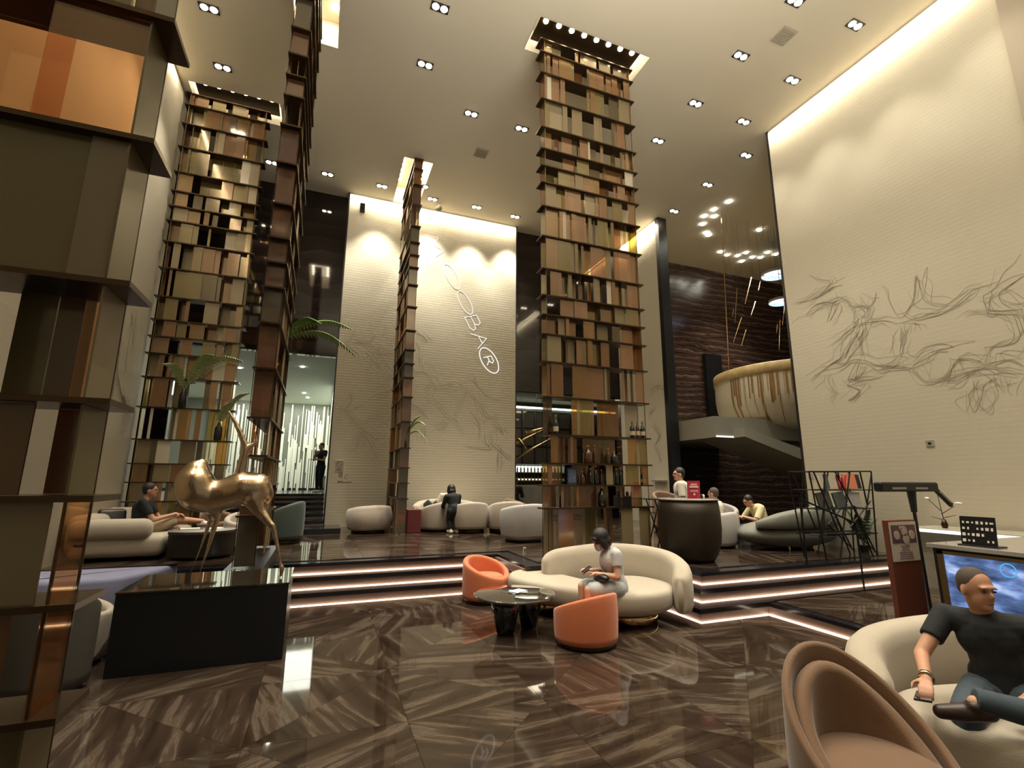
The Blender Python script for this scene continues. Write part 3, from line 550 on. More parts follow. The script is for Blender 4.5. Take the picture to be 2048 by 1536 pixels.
# small signs on the back wall
t = thing('wall_sign', 'small framed mauve no-entry style sign low on the back wall', 'sign', (.405, YB, 2.04)); b = nb(); bx(b, -.105, .105, -.012, 0, -.15, .15); obj('plate', b, 'paper', t)
mauve = mat('mauve_print', (.22, .13, .15), .6)
b = nb()
for z0, z1 in ((-.14, -.135), (.135, .14), (-.035, -.03)): bx(b, -.095, .095, -.016, -.012, z0, z1)
for x0 in (-.095, .09): bx(b, x0, x0+.005, -.016, -.012, -.14, .14)
stroke(b, [(math.cos(i*PI/8)*.07, .055+math.sin(i*PI/8)*.07) for i in range(17)], .012); stroke(b, [(-.05, .105), (.05, .005)], .012)
for v in b.verts:
    if v.co.y > -.012: v.co.y -= .010
bx(b, -.07, .07, -.016, -.012, -.11, -.06); obj('print', b, mauve, t)
t = thing('wall_lettering', 'grey stuck-on characters and arrow under the small sign', 'sign', (.5, YB, 1.74)); b = nb()
for r in range(3):
    for k in range(5): bx(b, -.1+k*.022, -.085+k*.022, -.006, 0, .1-r*.045, .13-r*.045)
stroke(b, [(.14, .10), (.06, .06), (.07, .0), (.12, -.03)], .012); bx(b, -.11, .02, -.006, 0, -.12, -.07); bx(b, .02, .24, -.006, 0, -.12, -.095); obj('characters', b, mat('grey_print', (.16, .145, .12), .7), t)
t = thing('wall_socket', 'square metal socket plate with dark centre on the right wall', 'socket', (XR, 4.99, 2.34)); b = nb(); bx(b, -.015, 0, -.06, .06, -.055, .055); bevel(b, .004); obj('plate', b, 'console', t); b = nb(); bx(b, -.02, -.012, -.02, .02, -.018, .018); obj('hole', b, 'black', t)
t = thing('wall_switch', 'small grey plate at the near edge of the right wall', 'switch', (XR, 7.17, 1.82)); b = nb(); bx(b, -.015, 0, -.05, .05, -.06, .06); bevel(b, .004); obj('plate', b, 'console', t); b = nb(); bx(b, -.02, -.012, -.025, .025, -.03, .03); obj('button', b, 'paper', t)
t = thing('wall_ledge', 'thin grey ledge on the narrow white wall by the counter', 'ledge', (XR, 11.95, 1.72)); b = nb(); bx(b, -.12, 0, -.3, .3, -.02, .02); obj('board', b, 'greyplaster', t)

# ------------------------------------------------------------------ golden deer sculpture on its plinth
b = nb(); bx(b, -1.63, -.225, 5.54, 6.43, 0, .685); bevel(b, .004, 1); pl = obj('plinth', b, 'plinth'); tag(pl, 'large black rectangular plinth carrying the golden deer sculpture', 'plinth')
b = nb(); bx(b, -1.635, -.22, 5.535, 6.435, .685, .70); obj('top', b, 'gloss', pl, label='mirror gloss black top')
dr = thing('deer_sculpture', 'abstract golden deer sculpture with long thin legs and branching antler', 'sculpture', (0, 0, 0))
b = nb()
chain(b, [((-1.185, 5.98, 1.865), .05), ((-1.23, 6.0, 1.78), .12), ((-1.235, 6.0, 1.66), .185), ((-1.20, 6.0, 1.56), .185), ((-1.08, 6.02, 1.51), .17), ((-.93, 6.02, 1.545), .17), ((-.78, 6.0, 1.60), .185), ((-.66, 5.99, 1.605), .165), ((-.62, 5.99, 1.54), .15)], 20)
chain(b, [((-.66, 5.93, 1.50), .115), ((-.58, 5.90, 1.36), .065), ((-.48, 5.86, 1.245), .040), ((-.445, 5.85, 1.225), .034), ((-.375, 5.83, 1.0), .024), ((-.335, 5.82, .84), .020), ((-.315, 5.82, .79), .032), ((-.32, 5.82, .72), .022)], 12)
chain(b, [((-1.02, 6.0, 1.42), .075), ((-1.0, 6.06, 1.30), .038), ((-1.06, 6.15, 1.0), .024), ((-1.13, 6.24, .715), .013)], 12)
chain(b, [((-1.08, 6.05, 1.42), .07), ((-1.07, 6.12, 1.28), .03), ((-1.14, 6.22, 1.0), .018), ((-1.23, 6.33, .715), .011)], 12)
bd = obj('body', b, 'sculpt', dr, True); remesh(bd, .012, 22)
b = nb(); chain(b, [((-.83, 6.0, 1.74), .055), ((-.815, 6.0, 1.88), .045), ((-.80, 6.0, 2.0), .045), ((-.81, 6.0, 2.07), .036), ((-.87, 6.0, 2.20), .028), ((-.93, 6.0, 2.31), .022), ((-1.0, 6.0, 2.42), .013)], 12)
chain(b, [((-.80, 6.0, 2.0), .042), ((-.755, 6.0, 2.05), .032), ((-.70, 6.0, 2.10), .018), ((-.73, 6.0, 2.22), .012)], 12)
an = obj('antler', b, 'sculpt', dr, True); remesh(an, .008, 8)

# ------------------------------------------------------------------ seating
def shell(bm, r, hb, hf, seat, th, bulge=.04, flare=0, z0=.05, n=48, sq=2, k=1.0, sx=1):
    """tub shell: back towards +y, opening towards -y; rim height runs from hb at the back to hf at the front"""
    def rim(a):
        u = (1+math.sin(a))/2; return hf+(hb-hf)*(u**k)
    def rad(a, z, d=0):
        c, s = abs(math.cos(a)), abs(math.sin(a)); e = (c**sq+s**sq)**(-1/sq)
        return (r*(1+flare*(z/hb))-d)*e*(1+bulge*math.sin(PI*min(1, max(0, (z-z0)/(hb-z0)))))
    rings = []
    for i in range(n):
        a = 2*PI*i/n; h = rim(a); pr = []
        for j in range(9): z = z0+(h-z0-th*.5)*j/8; pr.append((rad(a, z), z))
        for j in range(1, 6): q = PI*j/6; rr = rad(a, h-th*.5); pr.append((rr-th*.5+math.cos(q)*th*.5, h-th*.5+math.sin(q)*th*.5))
        for j in range(6): z = (h-th*.5)+(min(seat, h)-.02-(h-th*.5))*j/5; pr.append((rad(a, z)-th, z))
        rings.append([bm.verts.new((math.cos(a)*p*sx, math.sin(a)*p, z)) for p, z in pr])
    m = len(rings[0])
    for i in range(n):
        A, B = rings[i], rings[(i+1) % n]
        for j in range(m-1): bm.faces.new((A[j], B[j], B[j+1], A[j+1]))
    bm.faces.new([R_[0] for R_ in rings][::-1]); bm.faces.new([R_[-1] for R_ in rings])
def tub(name, label, loc, rz, m, r=.35, hb=.78, hf=.42, seat=.40, th=.07, group=None, base='bronze', cat='armchair', **kw):
    t = thing(name, label, cat, loc, rz, group); sx = kw.get('sx', 1)
    b = nb(); shell(b, r, hb, hf, seat, th, **kw); obj('shell', b, m, t, True)
    b = nb(); q = r-th*.8; lathe(b, [(q*.9, seat-.16), (q*.98, seat-.05), (q*.93, seat+.01), (q*.75, seat+.035), (0.001, seat+.045)], 36, sx=sx); obj('seat_cushion', b, m, t, True)
    b = nb(); lathe(b, [(r*.90, 0), (r*.92, .01), (r*.92, kw.get('z0', .05)+.004)], 36, sx=sx); obj('base_ring', b, base, t, True)
    return t
tub('barrel_armchair', 'orange barrel armchair with its back to view beside the coffee table', (2.77, 4.95, 0), 3.45, 'orange', .335, .55, .30, .27, .05, z0=.055, bulge=.03, k=.9)
tub('barrel_armchair', 'orange barrel armchair with open seat visible, by the lit steps', (2.34, 7.10, 0), .50, 'orange', .335, .60, .35, .33, .075, z0=.055, bulge=.02, k=.8)
# coffee table
t = thing('coffee_table', 'round smoked mirror coffee table on two dark conical legs', 'table', (2.20, 5.60, 0))
b = nb(); lathe(b, [(.44, .385), (.46, .39), (.46, .41), (.44, .415)], 48, sx=1.03, sy=1.0); obj('tabletop', b, 'tabletop', t, True)
for x, y in ((-.13, -.05), (.23, .12)):
    b = nb(); lathe(b, [(.085, 0), (.10, .02), (.14, .2), (.175, .384)], 28, (x, y, 0)); obj('leg', b, 'navy', t, True)
for i, (a, m, z) in enumerate(((.2, 'white', .415), (-.3, 'paper', .421), (.5, 'mask', .427))):
    b = nb(); box(b, (2.25, 5.62, z+.003), (.20, .14, .005), Euler((0, 0, a))); tag(obj('magazine', b, m), ['white open magazine at the bottom of the pile on the coffee table', 'beige magazine in the middle of the pile on the coffee table', 'pale blue magazine on top of the pile on the coffee table'][i], 'magazine')
# big cream sofa
def outline_cushion(bm, pts, z0, z1, rr=.06, sub=6):
    P = []; n = len(pts)
    for i in range(n):
        p0, p1, p2, p3 = [Vector((*pts[(i+d) % n], 0)) for d in (-1, 0, 1, 2)]
        for k in range(sub):
            t = k/sub; P.append(.5*((2*p1)+(p2-p0)*t+(2*p0-5*p1+4*p2-p3)*t*t+(3*p1-p0-3*p2+p3)*t**3))
    c = sum(P, Vector())/len(P); m = len(P); N = []
    for i in range(m):
        d = (P[(i+1) % m]-P[i-1]).normalized(); N.append(Vector((d.y, -d.x, 0)))
    if (P[0]-c).dot(N[0]) < 0: N = [-v for v in N]
    rings = []
    for off, z in [(.10, z0), (.03, z0+.03), (0, z0+.09), (0, z1-rr)]+[(rr*(1-math.cos(q*PI/8)), z1-rr+rr*math.sin(q*PI/8)) for q in (1, 2, 3, 4)]:
        rings.append([bm.verts.new((p-nn*off).to_tuple()[:2]+(z,)) for p, nn in zip(P, N)])
    for A, B in zip(rings, rings[1:]):
        for i in range(m): bm.faces.new((A[i], A[(i+1) % m], B[(i+1) % m], B[i]))
    bm.faces.new(rings[0][::-1]); bm.faces.new(rings[-1])
def back_wall(bm, pts, zb, zt, th, sub=8):
    """thick upholstered back following an open line; pts carry (x, y, top height)"""
    P = []; n = len(pts); V = [Vector(p) for p in pts]
    for i in range(n-1):
        p0, p1, p2, p3 = V[max(0, i-1)], V[i], V[i+1], V[min(n-1, i+2)]
        for k in range(sub):
            t = k/sub; P.append(.5*((2*p1)+(p2-p0)*t+(2*p0-5*p1+4*p2-p3)*t*t+(3*p1-p0-3*p2+p3)*t**3))
    P.append(V[-1]); rings = []; m = len(P)
    for i, p in enumerate(P):
        d = (P[min(m-1, i+1)]-P[max(0, i-1)]); d.z = 0; d.normalize(); nn = Vector((d.y, -d.x, 0)); zt_ = p.z
        e = min(1, .35+.65*math.sqrt(min(1, min(i, m-1-i)/4))); pr = []
        for j in range(16):
            q = 2*PI*j/16; cx, cz = math.cos(q), math.sin(q); cx = math.copysign(abs(cx)**.7, cx); cz = math.copysign(abs(cz)**.45, cz)
            pr.append(bm.verts.new(Vector((p.x, p.y, 0))+nn*(cx*th*.5*e)+Vector((0, 0, (zb+zt_)/2+cz*(zt_-zb)/2*(.9+.1*e)))))
        rings.append(pr)
    for A, B in zip(rings, rings[1:]):
        for j in range(16): bm.faces.new((A[j], A[(j+1) % 16], B[(j+1) % 16], B[j]))
    bm.faces.new(rings[0]); bm.faces.new(rings[-1][::-1])
t = thing('curved_sofa', 'large curved cream sofa with chaise end, in the middle of the hall', 'sofa', (0, 0, 0))
b = nb(); outline_cushion(b, [(2.62, 6.85), (2.98, 6.98), (3.22, 6.55), (3.42, 5.95), (3.8, 6.1), (4.2, 5.95), (4.3, 5.45), (4.05, 5.12), (3.66, 5.0), (3.22, 5.12), (2.95, 5.5), (2.70, 5.92), (2.50, 6.42)], .16, .43, .07); obj('seat', b, 'cream', t, True)
b = nb(); back_wall(b, [(2.98, 6.52, .62), (3.15, 6.50, .74), (3.55, 6.42, .80), (3.95, 6.36, .82), (4.32, 6.05, .81), (4.42, 5.64, .78), (4.32, 5.24, .70), (4.12, 5.04, .56)], .14, .8, .24); obj('backrest', b, 'cream', t, True)
b = nb(); lathe(b, [(.27, 0), (.27, .16)], 40, (3.70, 5.42, 0), 1.15, .9); obj('base', b, 'brass', t, True, label='polished brass base')
b = nb(); lathe(b, [(.2, 0), (.2, .16)], 32, (2.95, 6.3, 0)); obj('base', b, 'brass', t, True, label='polished brass base')
# foreground tan chair and cream sofa
tub('tub_armchair', 'tan suede tub armchair nearest the camera', (2.58, 1.83, 0), -.22, 'tan', .36, .82, .27, .37, .045, z0=.05, bulge=.03, k=1.35, flare=.0)
t_ = [o for o in bpy.data.objects if o.get('label') == 'tan suede tub armchair nearest the camera'][0]
b = nb(); shell(b, .315, .74, .28, .30, .085, z0=.26, bulge=.03, k=1.6); obj('back_cushion', b, 'tan', t_, True)
t = thing('rounded_sofa', 'cream rounded sofa with a man in black seated on it', 'sofa', (0, 0, 0))
b = nb(); outline_cushion(b, [(3.22, 2.06), (3.5, 2.30), (4.0, 2.25), (4.7, 2.0), (4.9, 1.4), (4.6, .95), (4.0, 1.05), (3.45, 1.45)], .06, .42, .08); obj('seat', b, 'cream', t, True)
b = nb(); back_wall(b, [(3.20, 2.18, .55), (3.38, 2.38, .66), (3.62, 2.46, .72), (4.1, 2.48, .74), (4.6, 2.40, .74), (5.05, 2.1, .72), (5.2, 1.6, .70)], .06, .7, .24); obj('backrest', b, 'cream', t, True)
# left foreground chairs
tub('tub_armchair', 'dark grey-green barrel chair behind the near glass tower', (-1.99, 5.42, 0), PI+.25, 'charcoal', .29, .80, .5, .42, .07, z0=.04, bulge=.03)
tub('tub_armchair', 'pale cream tub chair tucked behind the black plinth corner', (-2.14, 6.12, 0), PI/2, 'cream', .33, .62, .45, .38, .07, z0=.04)
tub('tub_armchair', 'brown tub chair dimly seen through the near glass tower', (-2.95, 6.25, 0), PI, 'taupe', .36, .72, .5, .38, .07, z0=.04)
# tub chairs on the platform
B = .51
tub('lounge_chair', 'greige tub chair with sloping back, seated man inside, by the red box', (2.68, 12.02, B), PI+.55, 'greige', .46, .70, .42, .38, .11, z0=.06, bulge=.05, sq=2.6)
tub('lounge_chair', 'greige square-backed tub chair left of the matching pair facing the wall', (3.32, 11.35, B), PI, 'greige', .37, .70, .5, .4, .10, z0=.10, bulge=.09, sq=3.6, cat='armchair')
tub('lounge_chair', 'greige square-backed tub chair right of the matching pair facing the wall', (4.12, 11.15, B), PI, 'greige', .39, .72, .5, .4, .10, z0=.10, bulge=.09, sq=3.6)
tub('lounge_chair', 'tan tub chair with side view behind the matching pair', (4.75, 11.9, B), PI/2+.3, 'tan', .36, .74, .5, .4, .09, z0=.06, bulge=.05)
tub('lounge_chair', 'cool grey two-tier tub chair at the foot of the central tower', (3.90, 9.45, B), PI+.2, 'greyfab', .40, .74, .6, .42, .12, z0=.06, bulge=.10, sq=3)
tub('lounge_chair', 'plump beige tufted chair against the back wall, left of the narrow tower', (1.10, 12.1, B), PI+.3, 'greige', .42, .62, .5, .4, .16, z0=.07, bulge=.16, sq=3)
t = thing('curved_sofa', 'cream curved sofa against the white back wall behind the tub chairs', 'sofa', (3.3, 13.16, B))
b = nb(); back_wall(b, [(-1.0, -.25, .55), (-.75, .1, .66), (-.2, .26, .70), (.4, .26, .66), (.85, .08, .56), (1.05, -.25, .42)], .06, .7, .26); obj('backrest', b, 'cream', t, True)
b = nb(); outline_cushion(b, [(-.9, -.4), (-.6, .05), (0, .15), (.6, .1), (.95, -.35), (.4, -.6), (-.4, -.6)], .06, .38); obj('seat', b, 'cream', t, True)
for i, x in enumerate((-.62, -.38)):
    b = nb(); box(b, (3.3+x, 13.12, B+.52), (.26, .09, .26), Euler((.3, .75, 0))); bevel(b, .04, 3); tag(obj('cushion', b, 'green', smooth=True), ['dark green cushion on the cream wall sofa, its left one', 'dark green cushion on the cream wall sofa, its right one'][i], 'cushion')
b = nb(); bx(b, 1.90, 2.21, 11.55, 11.85, B, B+.52); bevel(b, .01); tag(obj('side_cabinet', b, 'darkred'), 'dark red box between the narrow tower and tub chair', 'box')
# right hand lounge
t = thing('lounge_sofa', 'large dark grey-green rounded sofa behind the black wire rack', 'sofa', (8.19, 6.95, B), -.12); t.scale = (.90, .95, 1)
b = nb(); ell(b, (0, 0, .26), (1.12, .62, .25), None, 40, 16); obj('seat', b, 'darkgrey', t, True)
b = nb(); back_wall(b, [(-.95, -.25, .50), (-.6, -.45, .64), (0, -.52, .74), (.6, -.45, .80), (1.0, -.1, .80), (1.08, .3, .74)], .38, .8, .3); obj('backrest', b, 'darkgrey', t, True)
b = nb()
for x in (-.3, .3): tube(b, (x, -.35, 0), (x, -.33, .1), .02)
obj('legs', b, 'brass', t)
tub('lounge_chair', 'light grey two-tier tub chair right of the round bronze counter', (7.02, 7.55, B), PI+.4, 'greyfab', .40, .64, .52, .42, .12, z0=.05, bulge=.1, sq=3)
tub('lounge_chair', 'light grey creased tub chair facing the seated people', (8.60, 9.1, B), -.5, 'greyfab', .45, .72, .5, .4, .1, z0=.05, bulge=.06)
tub('lounge_chair', 'brown high-backed tub chair against the banded marble wall', (8.3, 10.3, B), .1, 'taupe', .46, .95, .6, .42, .09, z0=.05, bulge=.04)
t = thing('side_table', 'small dark round table with cups between the grey lounge seats', 'table', (7.72, 8.2, B)); b = nb(); lathe(b, [(.24, .40), (.26, .41), (.26, .43)], 28); obj('tabletop', b, 'greymarble', t, True); b = nb(); lathe(b, [(.16, 0), (.05, .03), (.05, .4)], 20); obj('pedestal', b, 'black', t, True)
for i, (x, y) in enumerate(((7.66, 8.12), (7.8, 8.14))):
    b = nb(); lathe(b, [(.03, 0), (.038, .07), (.034, .07), (.028, .01)], 16, (x, y, B+.431)); tag(obj('cup', b, 'white', smooth=True), ['white cup at the left on the small grey lounge table', 'white cup at the right on the small grey lounge table'][i], 'cup')
# left lounge
t = thing('lounge_sofa', 'cream sofa against the left wall with a man in black seated', 'sofa', (-2.57, 9.3, B))
b = nb(); bx(b, -.75, .42, -.35, 1.6, .05, .36); bevel(b, .1, 4); obj('seat', b, 'cream', t, True)
b = nb(); bx(b, -.8, -.42, -.35, 1.6, .1, .66); bevel(b, .12, 4); obj('backrest', b, 'cream', t, True)
b = nb(); box(b, (-.25, -.28, .45), (1.0, .28, .30)); bevel(b, .12, 4); obj('armrest', b, 'cream', t, True)
for i, (x, y, m, a) in enumerate(((-3.0, 9.5, 'black', .4), (-3.1, 9.75, 'tan', .2), (-3.05, 10.1, 'cream', .1))):
    b = nb(); box(b, (x, y, B+.55), (.36, .12, .34), Euler((-.3, 0, a))); bevel(b, .05, 3); tag(obj('cushion', b, m, smooth=True), ['black cushion on the cream left sofa', 'gold-brown cushion on the cream left sofa', 'cream cushion at the back of the left sofa'][i], 'cushion')
t = thing('round_table', 'low dark drum table with papers before the left sofa', 'table', (-1.67, 9.12, B)); b = nb(); lathe(b, [(.40, .03), (.43, .06), (.43, .36), (.44, .365), (.44, .40)], 40, sx=1.05); obj('body', b, 'charcoal', t, True)
b = nb(); lathe(b, [(.445, .40), (.445, .415)], 40, sx=1.05); obj('tabletop', b, 'greymarble', t, True)
for i, (x, y) in enumerate(((-1.87, 9.2), (-1.54, 9.15))):
    b = nb(); box(b, (x, y, B+.421), (.26, .18, .01), Euler((0, 0, .2+i))); tag(obj('menu_card', b, 'white'), ['white menu card at the left of the dark drum table', 'white menu card at the right of the dark drum table'][i], 'menu card')
tub('lounge_chair', 'bottle green winged chair by the foot of the stairs', (-.62, 10.6, B), -PI/2-.4, 'green', .36, .78, .5, .4, .09, z0=.08, bulge=.03)
tub('lounge_chair', 'tan tub chair nearest the left drum table', (-1.75, 10.35, B), .3, 'tan', .32, .62, .45, .38, .09, z0=.05)
tub('lounge_chair', 'peach tub chair beyond the left drum table', (-1.2, 9.95, B), .1, 'greige', .32, .62, .45, .38, .09, z0=.05)
t = thing('floor_lamp', 'dark tripod lamp with amber glass globe beside the left back tower', 'lamp', (-1.95, 9.9, B)); b = nb(); tube(b, (0, 0, 0), (0, 0, .9), .05); lathe(b, [(.15, 0), (.15, .02)], 20); obj('stand', b, 'bronze', t); b = nb(); ell(b, (0, 0, 1.02), (.12, .12, .13)); obj('globe', b, 'bottlebrown', t, True)
# dusty blue bench left of the plinth
t = thing('bench', 'dusty blue upholstered bench behind the near glass tower', 'bench', (0, 0, 0))
b = nb(); outline_cushion(b, [(-3.0, 7.45), (-2.9, 7.52), (-1.72, 7.50), (-1.68, 7.42), (-2.0, 6.78), (-2.9, 6.76), (-3.0, 6.85)], .14, .64, .05); obj('seat', b, 'bluefab', t, True)
b = nb()
for x, y in ((-2.85, 7.3), (-2.0, 7.3), (-2.85, 6.95), (-2.1, 6.95)): tube(b, (x, y, 0), (x, y, .16), .02)
obj('legs', b, 'bronze', t)
# ------------------------------------------------------------------ bottles and objects on the central tower
for x, h, r, m, n in ((3.95, .22, .042, 'bottlebrown', 'short round brown bottle beside the blue picture box'), (4.10, .27, .04, 'bottle', 'second bottle from the blue picture box, on the row of dark bottles'), (4.20, .32, .045, 'bottle', 'tall dark champagne bottle left of the gap in the bottle row'), (4.31, .25, .03, 'bottlebrown', 'slim brown bottle in the middle of the dark bottle row'), (4.40, .33, .045, 'bottle', 'tall dark bottle just right of the middle of the row'), (4.49, .33, .045, 'bottle', 'tallest dark bottle at right of the middle of the row'), (4.60, .27, .04, 'bottle', 'dark bottle next to last in the left row'), (4.68, .28, .04, 'bottle', 'last dark bottle before the wide beige panel'), (4.98, .29, .045, 'bottlebrown', 'brown bottle right of the wide beige panel'), (5.12, .25, .042, 'bottlebrown', 'rightmost brown bottle on the dark bottle row')):
    bottle('wine_bottle', n, (x, 7.06, 1.642), h, r, m, None, x > 4.9)
for x, z, h, r, m, n in ((4.06, 1.982, .30, .075, 'bottlebrown', 'bulbous amber decanter on the shelf above the dark bottle row'), (4.19, 1.982, .31, .035, 'bottlebrown', 'slim amber bottle right of the bulbous decanter'), (4.45, 1.982, .27, .04, 'bottlebrown', 'brown bottle beside the round black flask'), (4.56, 1.982, .22, .06, 'bottle', 'round black flask on the shelf above the dark bottle row'), (5.02, 1.982, .28, .045, 'bottlebrown', 'dark bottle at right end of the shelf above the dark row'), (3.48, 2.432, .33, .045, 'bottle', 'dark champagne bottle at left end of the uppermost bottle shelf'), (4.10, 2.432, .30, .045, 'bottle', 'dark champagne bottle standing alone mid way on the uppermost bottle shelf'), (4.95, 2.432, .29, .045, 'bottle', 'dark bottle at right on the uppermost bottle shelf, first of three'), (5.06, 2.432, .31, .035, 'bottlebrown', 'slim brown bottle between two dark ones, uppermost bottle shelf'), (5.16, 2.432, .30, .045, 'bottle', 'dark bottle at the right end of the uppermost bottle shelf'), (4.30, 1.292, .33, .07, 'bottle', 'large black magnum bottle on the lowest tower shelf'), (3.57, 1.292, .26, .045, 'bottle', 'green glass bottle at left on the lowest tower shelf')):
    bottle('wine_bottle', n, (x, 7.06, z), h, r, m, None, z > 2.2)
t = thing('picture_box', 'dark blue printed picture box leaning on the bottle shelf', 'box', (3.745, 7.03, 1.642)); b = nb(); bx(b, -.08, .08, 0, .035, 0, .27); obj('box', b, mat('blue_print_box', (.03, .045, .10), .3, noise=.6, nscale=14), t)
b = nb(); bx(b, -.07, .07, -.004, 0, .03, .24); obj('print', b, mat('blue_grey_print', (.10, .12, .20), .4, noise=.7, nscale=20), t)
t = thing('storage_crate', 'black crate with small jars on the lowest tower shelf', 'crate', (4.77, 7.08, 1.292)); b = nb(); bx(b, -.18, .18, -.09, .09, 0, .17); bevel(b, .008); obj('crate', b, 'black', t)
b = nb(); bx(b, -.17, .17, -.095, -.088, .12, .15); obj('lip', b, 'bronze', t)
for i in range(4):
    b = nb(); lathe(b, [(.022, 0), (.024, .05), (.012, .07)], 12, (4.63+i*.09, 7.08, 1.463)); tag(obj('jar', b, 'bottlebrown', smooth=True), ['small jar at left on the black crate', 'second small jar from left on the black crate', 'third small jar on the black crate', 'small jar at right on the black crate'][i], 'jar')
# potted fern fronds on the other towers
def frond(bm, base, tip, droop, w, n=22, side=None):
    a, c = Vector(base), Vector(tip); up = Vector((0, 0, 1)); P = [a.lerp(c, i/n)+up*droop*math.sin(PI*i/n) for i in range(n+1)]
    s = ((c-a).cross(up)).normalized() if side is None else Vector(side).normalized()
    for p, q in zip(P, P[1:]): tube(bm, p, q, .006, .005, 5)
    for i in range(2, n+1):
        L = w*math.sin(PI*min(1, (i+1)/(n+1))**.8)+.03; d = (P[i]-P[i-1]).normalized()
        for sg in (-1, 1):
            o = P[i]; e = o+s*sg*L+d*L*.45-up*L*.35; k = d*.016+up*.004; m_ = (o+e)/2+up*.012
            v = [bm.verts.new(x) for x in (o-k, m_-k*1.1, e, m_+k*1.1, o+k)]; bm.faces.new(v)
            v = [bm.verts.new(x-up*.002) for x in (o-k, m_-k*1.1, e, m_+k*1.1, o+k)]; bm.faces.new(v[::-1])
def vase_fern(label, loc, m, fr, h=.26, r=.055):
    t = thing('fern_vase', label, 'vase', loc); b = nb(); lathe(b, [(r*.8, 0), (r, .03), (r*.95, h*.7), (r*.5, h*.85), (r*.4, h)], 18); obj('vase', b, 'black', t, True)
    for f in fr: b = nb(); frond(b, (0, 0, h*.95), *f); obj('frond', b, m, t)
vase_fern('black vase with a pale arching fern on the left back tower', (-2.62, 10.90, 3.043), 'palefern', [((.95, -.35, .95), .32, .20), ((.45, -.15, 1.05), .25, .14), ((-.28, -.4, .75), .2, .13)], .36, .07)
vase_fern('black vase with thin bare fern stem, lower on the left back tower', (-1.95, 10.86, 2.432), 'palefern', [((.45, -.1, .95), .18, .12), ((.2, -.25, .7), .1, .08)], .34, .07)
vase_fern('black vase with bright green fern reaching out of the dark tower', (-.75, 8.2, 3.621), 'fern', [((1.02, .25, .62), .22, .17), ((1.12, .1, .12), .26, .20), ((.55, -.1, .55), .2, .14)], .28, .055)
vase_fern('dark vase with small green plant on the narrow back tower', (1.75, 11.42, 2.432), 'fern', [((.42, -.1, .55), .2, .10), ((.5, -.15, .12), .22, .10), ((.3, -.1, .75), .12, .08)], .26, .05)
# ------------------------------------------------------------------ round bronze counter
cx, cyy = 5.44, 6.36
t = thing('host_counter', 'large round tapering dark bronze counter at the platform corner', 'counter', (cx, cyy, B))
b = nb(); lathe(b, [(.30, 0), (.34, .01), (.40, .10), (.455, .28), (.475, .48), (.47, .70), (.445, .905)], 56); obj('body', b, 'urn', t, True)
b = nb(); lathe(b, [(.455, .905), (.465, .912), (.465, .925), (.455, .932)], 56); obj('top', b, 'greymarble', t, True)
t = thing('notice_card', 'red printed notice card standing on the bronze counter', 'sign', (5.47, 6.24, B+.932), -.35); b = nb(); box(b, (0, 0, .135), (.20, .008, .27), Euler((.08, 0, 0))); bx(b, -.10, .10, -.03, .05, 0, .006); obj('card', b, 'red', t)
b = nb()
for z, w, h in ((.205, .10, .022), (.165, .14, .03), (.12, .12, .010), (.10, .12, .008), (.05, .03, .03)): bx(b, -w/2, w/2, -.02, -.0135 - .004*0, z, z+h)
obj('print', b, mat('pink_print', (.75, .45, .42), .6), t)
for i, (x, y, h, m) in enumerate(((5.60, 6.22, .05, 'black'), (5.66, 6.25, .05, 'white'), (5.72, 6.33, .04, 'white'))):
    b = nb(); lathe(b, [(.02, 0), (.022, h), (.01, h+.01)], 14, (x, y, B+.932)); tag(obj('jar', b, m, smooth=True), ['small black pot beside the red card on the counter', 'small white pot beside the black one on the counter', 'low white dish at right on the bronze counter'][i], 'pot')
t = thing('tray_stand', 'black crossed-leg tray stand between central tower and bronze counter', 'stand', (5.50, 7.20, B))
for a, c in (((-.16, -.12, .0), (.14, -.12, .88)), ((.16, -.12, .0), (-.14, -.12, .88)), ((-.16, .12, .0), (.14, .12, .88)), ((.16, .12, .0), (-.14, .12, .88))):
    b = nb(); tube(b, a, c, .011); obj('leg', b, 'blackmetal', t)
b = nb(); bx(b, -.22, .22, -.15, .15, .88, .90); bevel(b, .006); obj('tray', b, 'black', t); b = nb(); bx(b, -.18, .18, -.13, .13, .66, .67); obj('shelf', b, 'black', t)
# ------------------------------------------------------------------ wire rack
t = thing('wire_rack', 'black wire magazine rack with slanting bars near the right wall', 'rack', (0, 0, 0))
def bars(name, L, m='blackmetal', r=.012):
    for a, c in L: b = nb(); tube(b, a, c, r, r, 6); obj(name, b, m, t)
for yy, nm in ((5.62, 0), (6.0, 1)):
    bars('bar', [((7.25, yy, 1.87), (8.73, yy, 1.89)), ((7.25, yy, 1.87), (7.42, yy, B)), ((8.73, yy, 1.89), (8.60, yy, B)), ((7.35, yy, 1.87), (7.75, yy, .95)), ((7.60, yy, 1.87), (7.42, yy, .9)), ((7.85, yy, 1.87), (8.55, yy, .62)), ((8.2, yy, 1.88), (7.72, yy, B)), ((8.45, yy, 1.88), (8.52, yy, 1.35)), ((8.62, yy, 1.4), (8.05, yy, 1.0)), ((8.2, yy, 1.33), (8.5, yy, B)), ((8.73, yy, 1.85), (8.42, yy, 1.1)), ((8.05, yy, 1.0), (8.62, yy, .55)), ((7.5, yy, .9), (8.6, yy, .88))])
for z in (1.58, 1.28, .88):
    for yy in (5.62, 6.0): bars('shelf_rail', [((7.30, yy, z), (8.68, yy, z))], r=.009)
    for i in range(6): bars('cross_rail', [((7.35+i*.26, 5.62, z), (7.35+i*.26, 6.0, z))], r=.006)
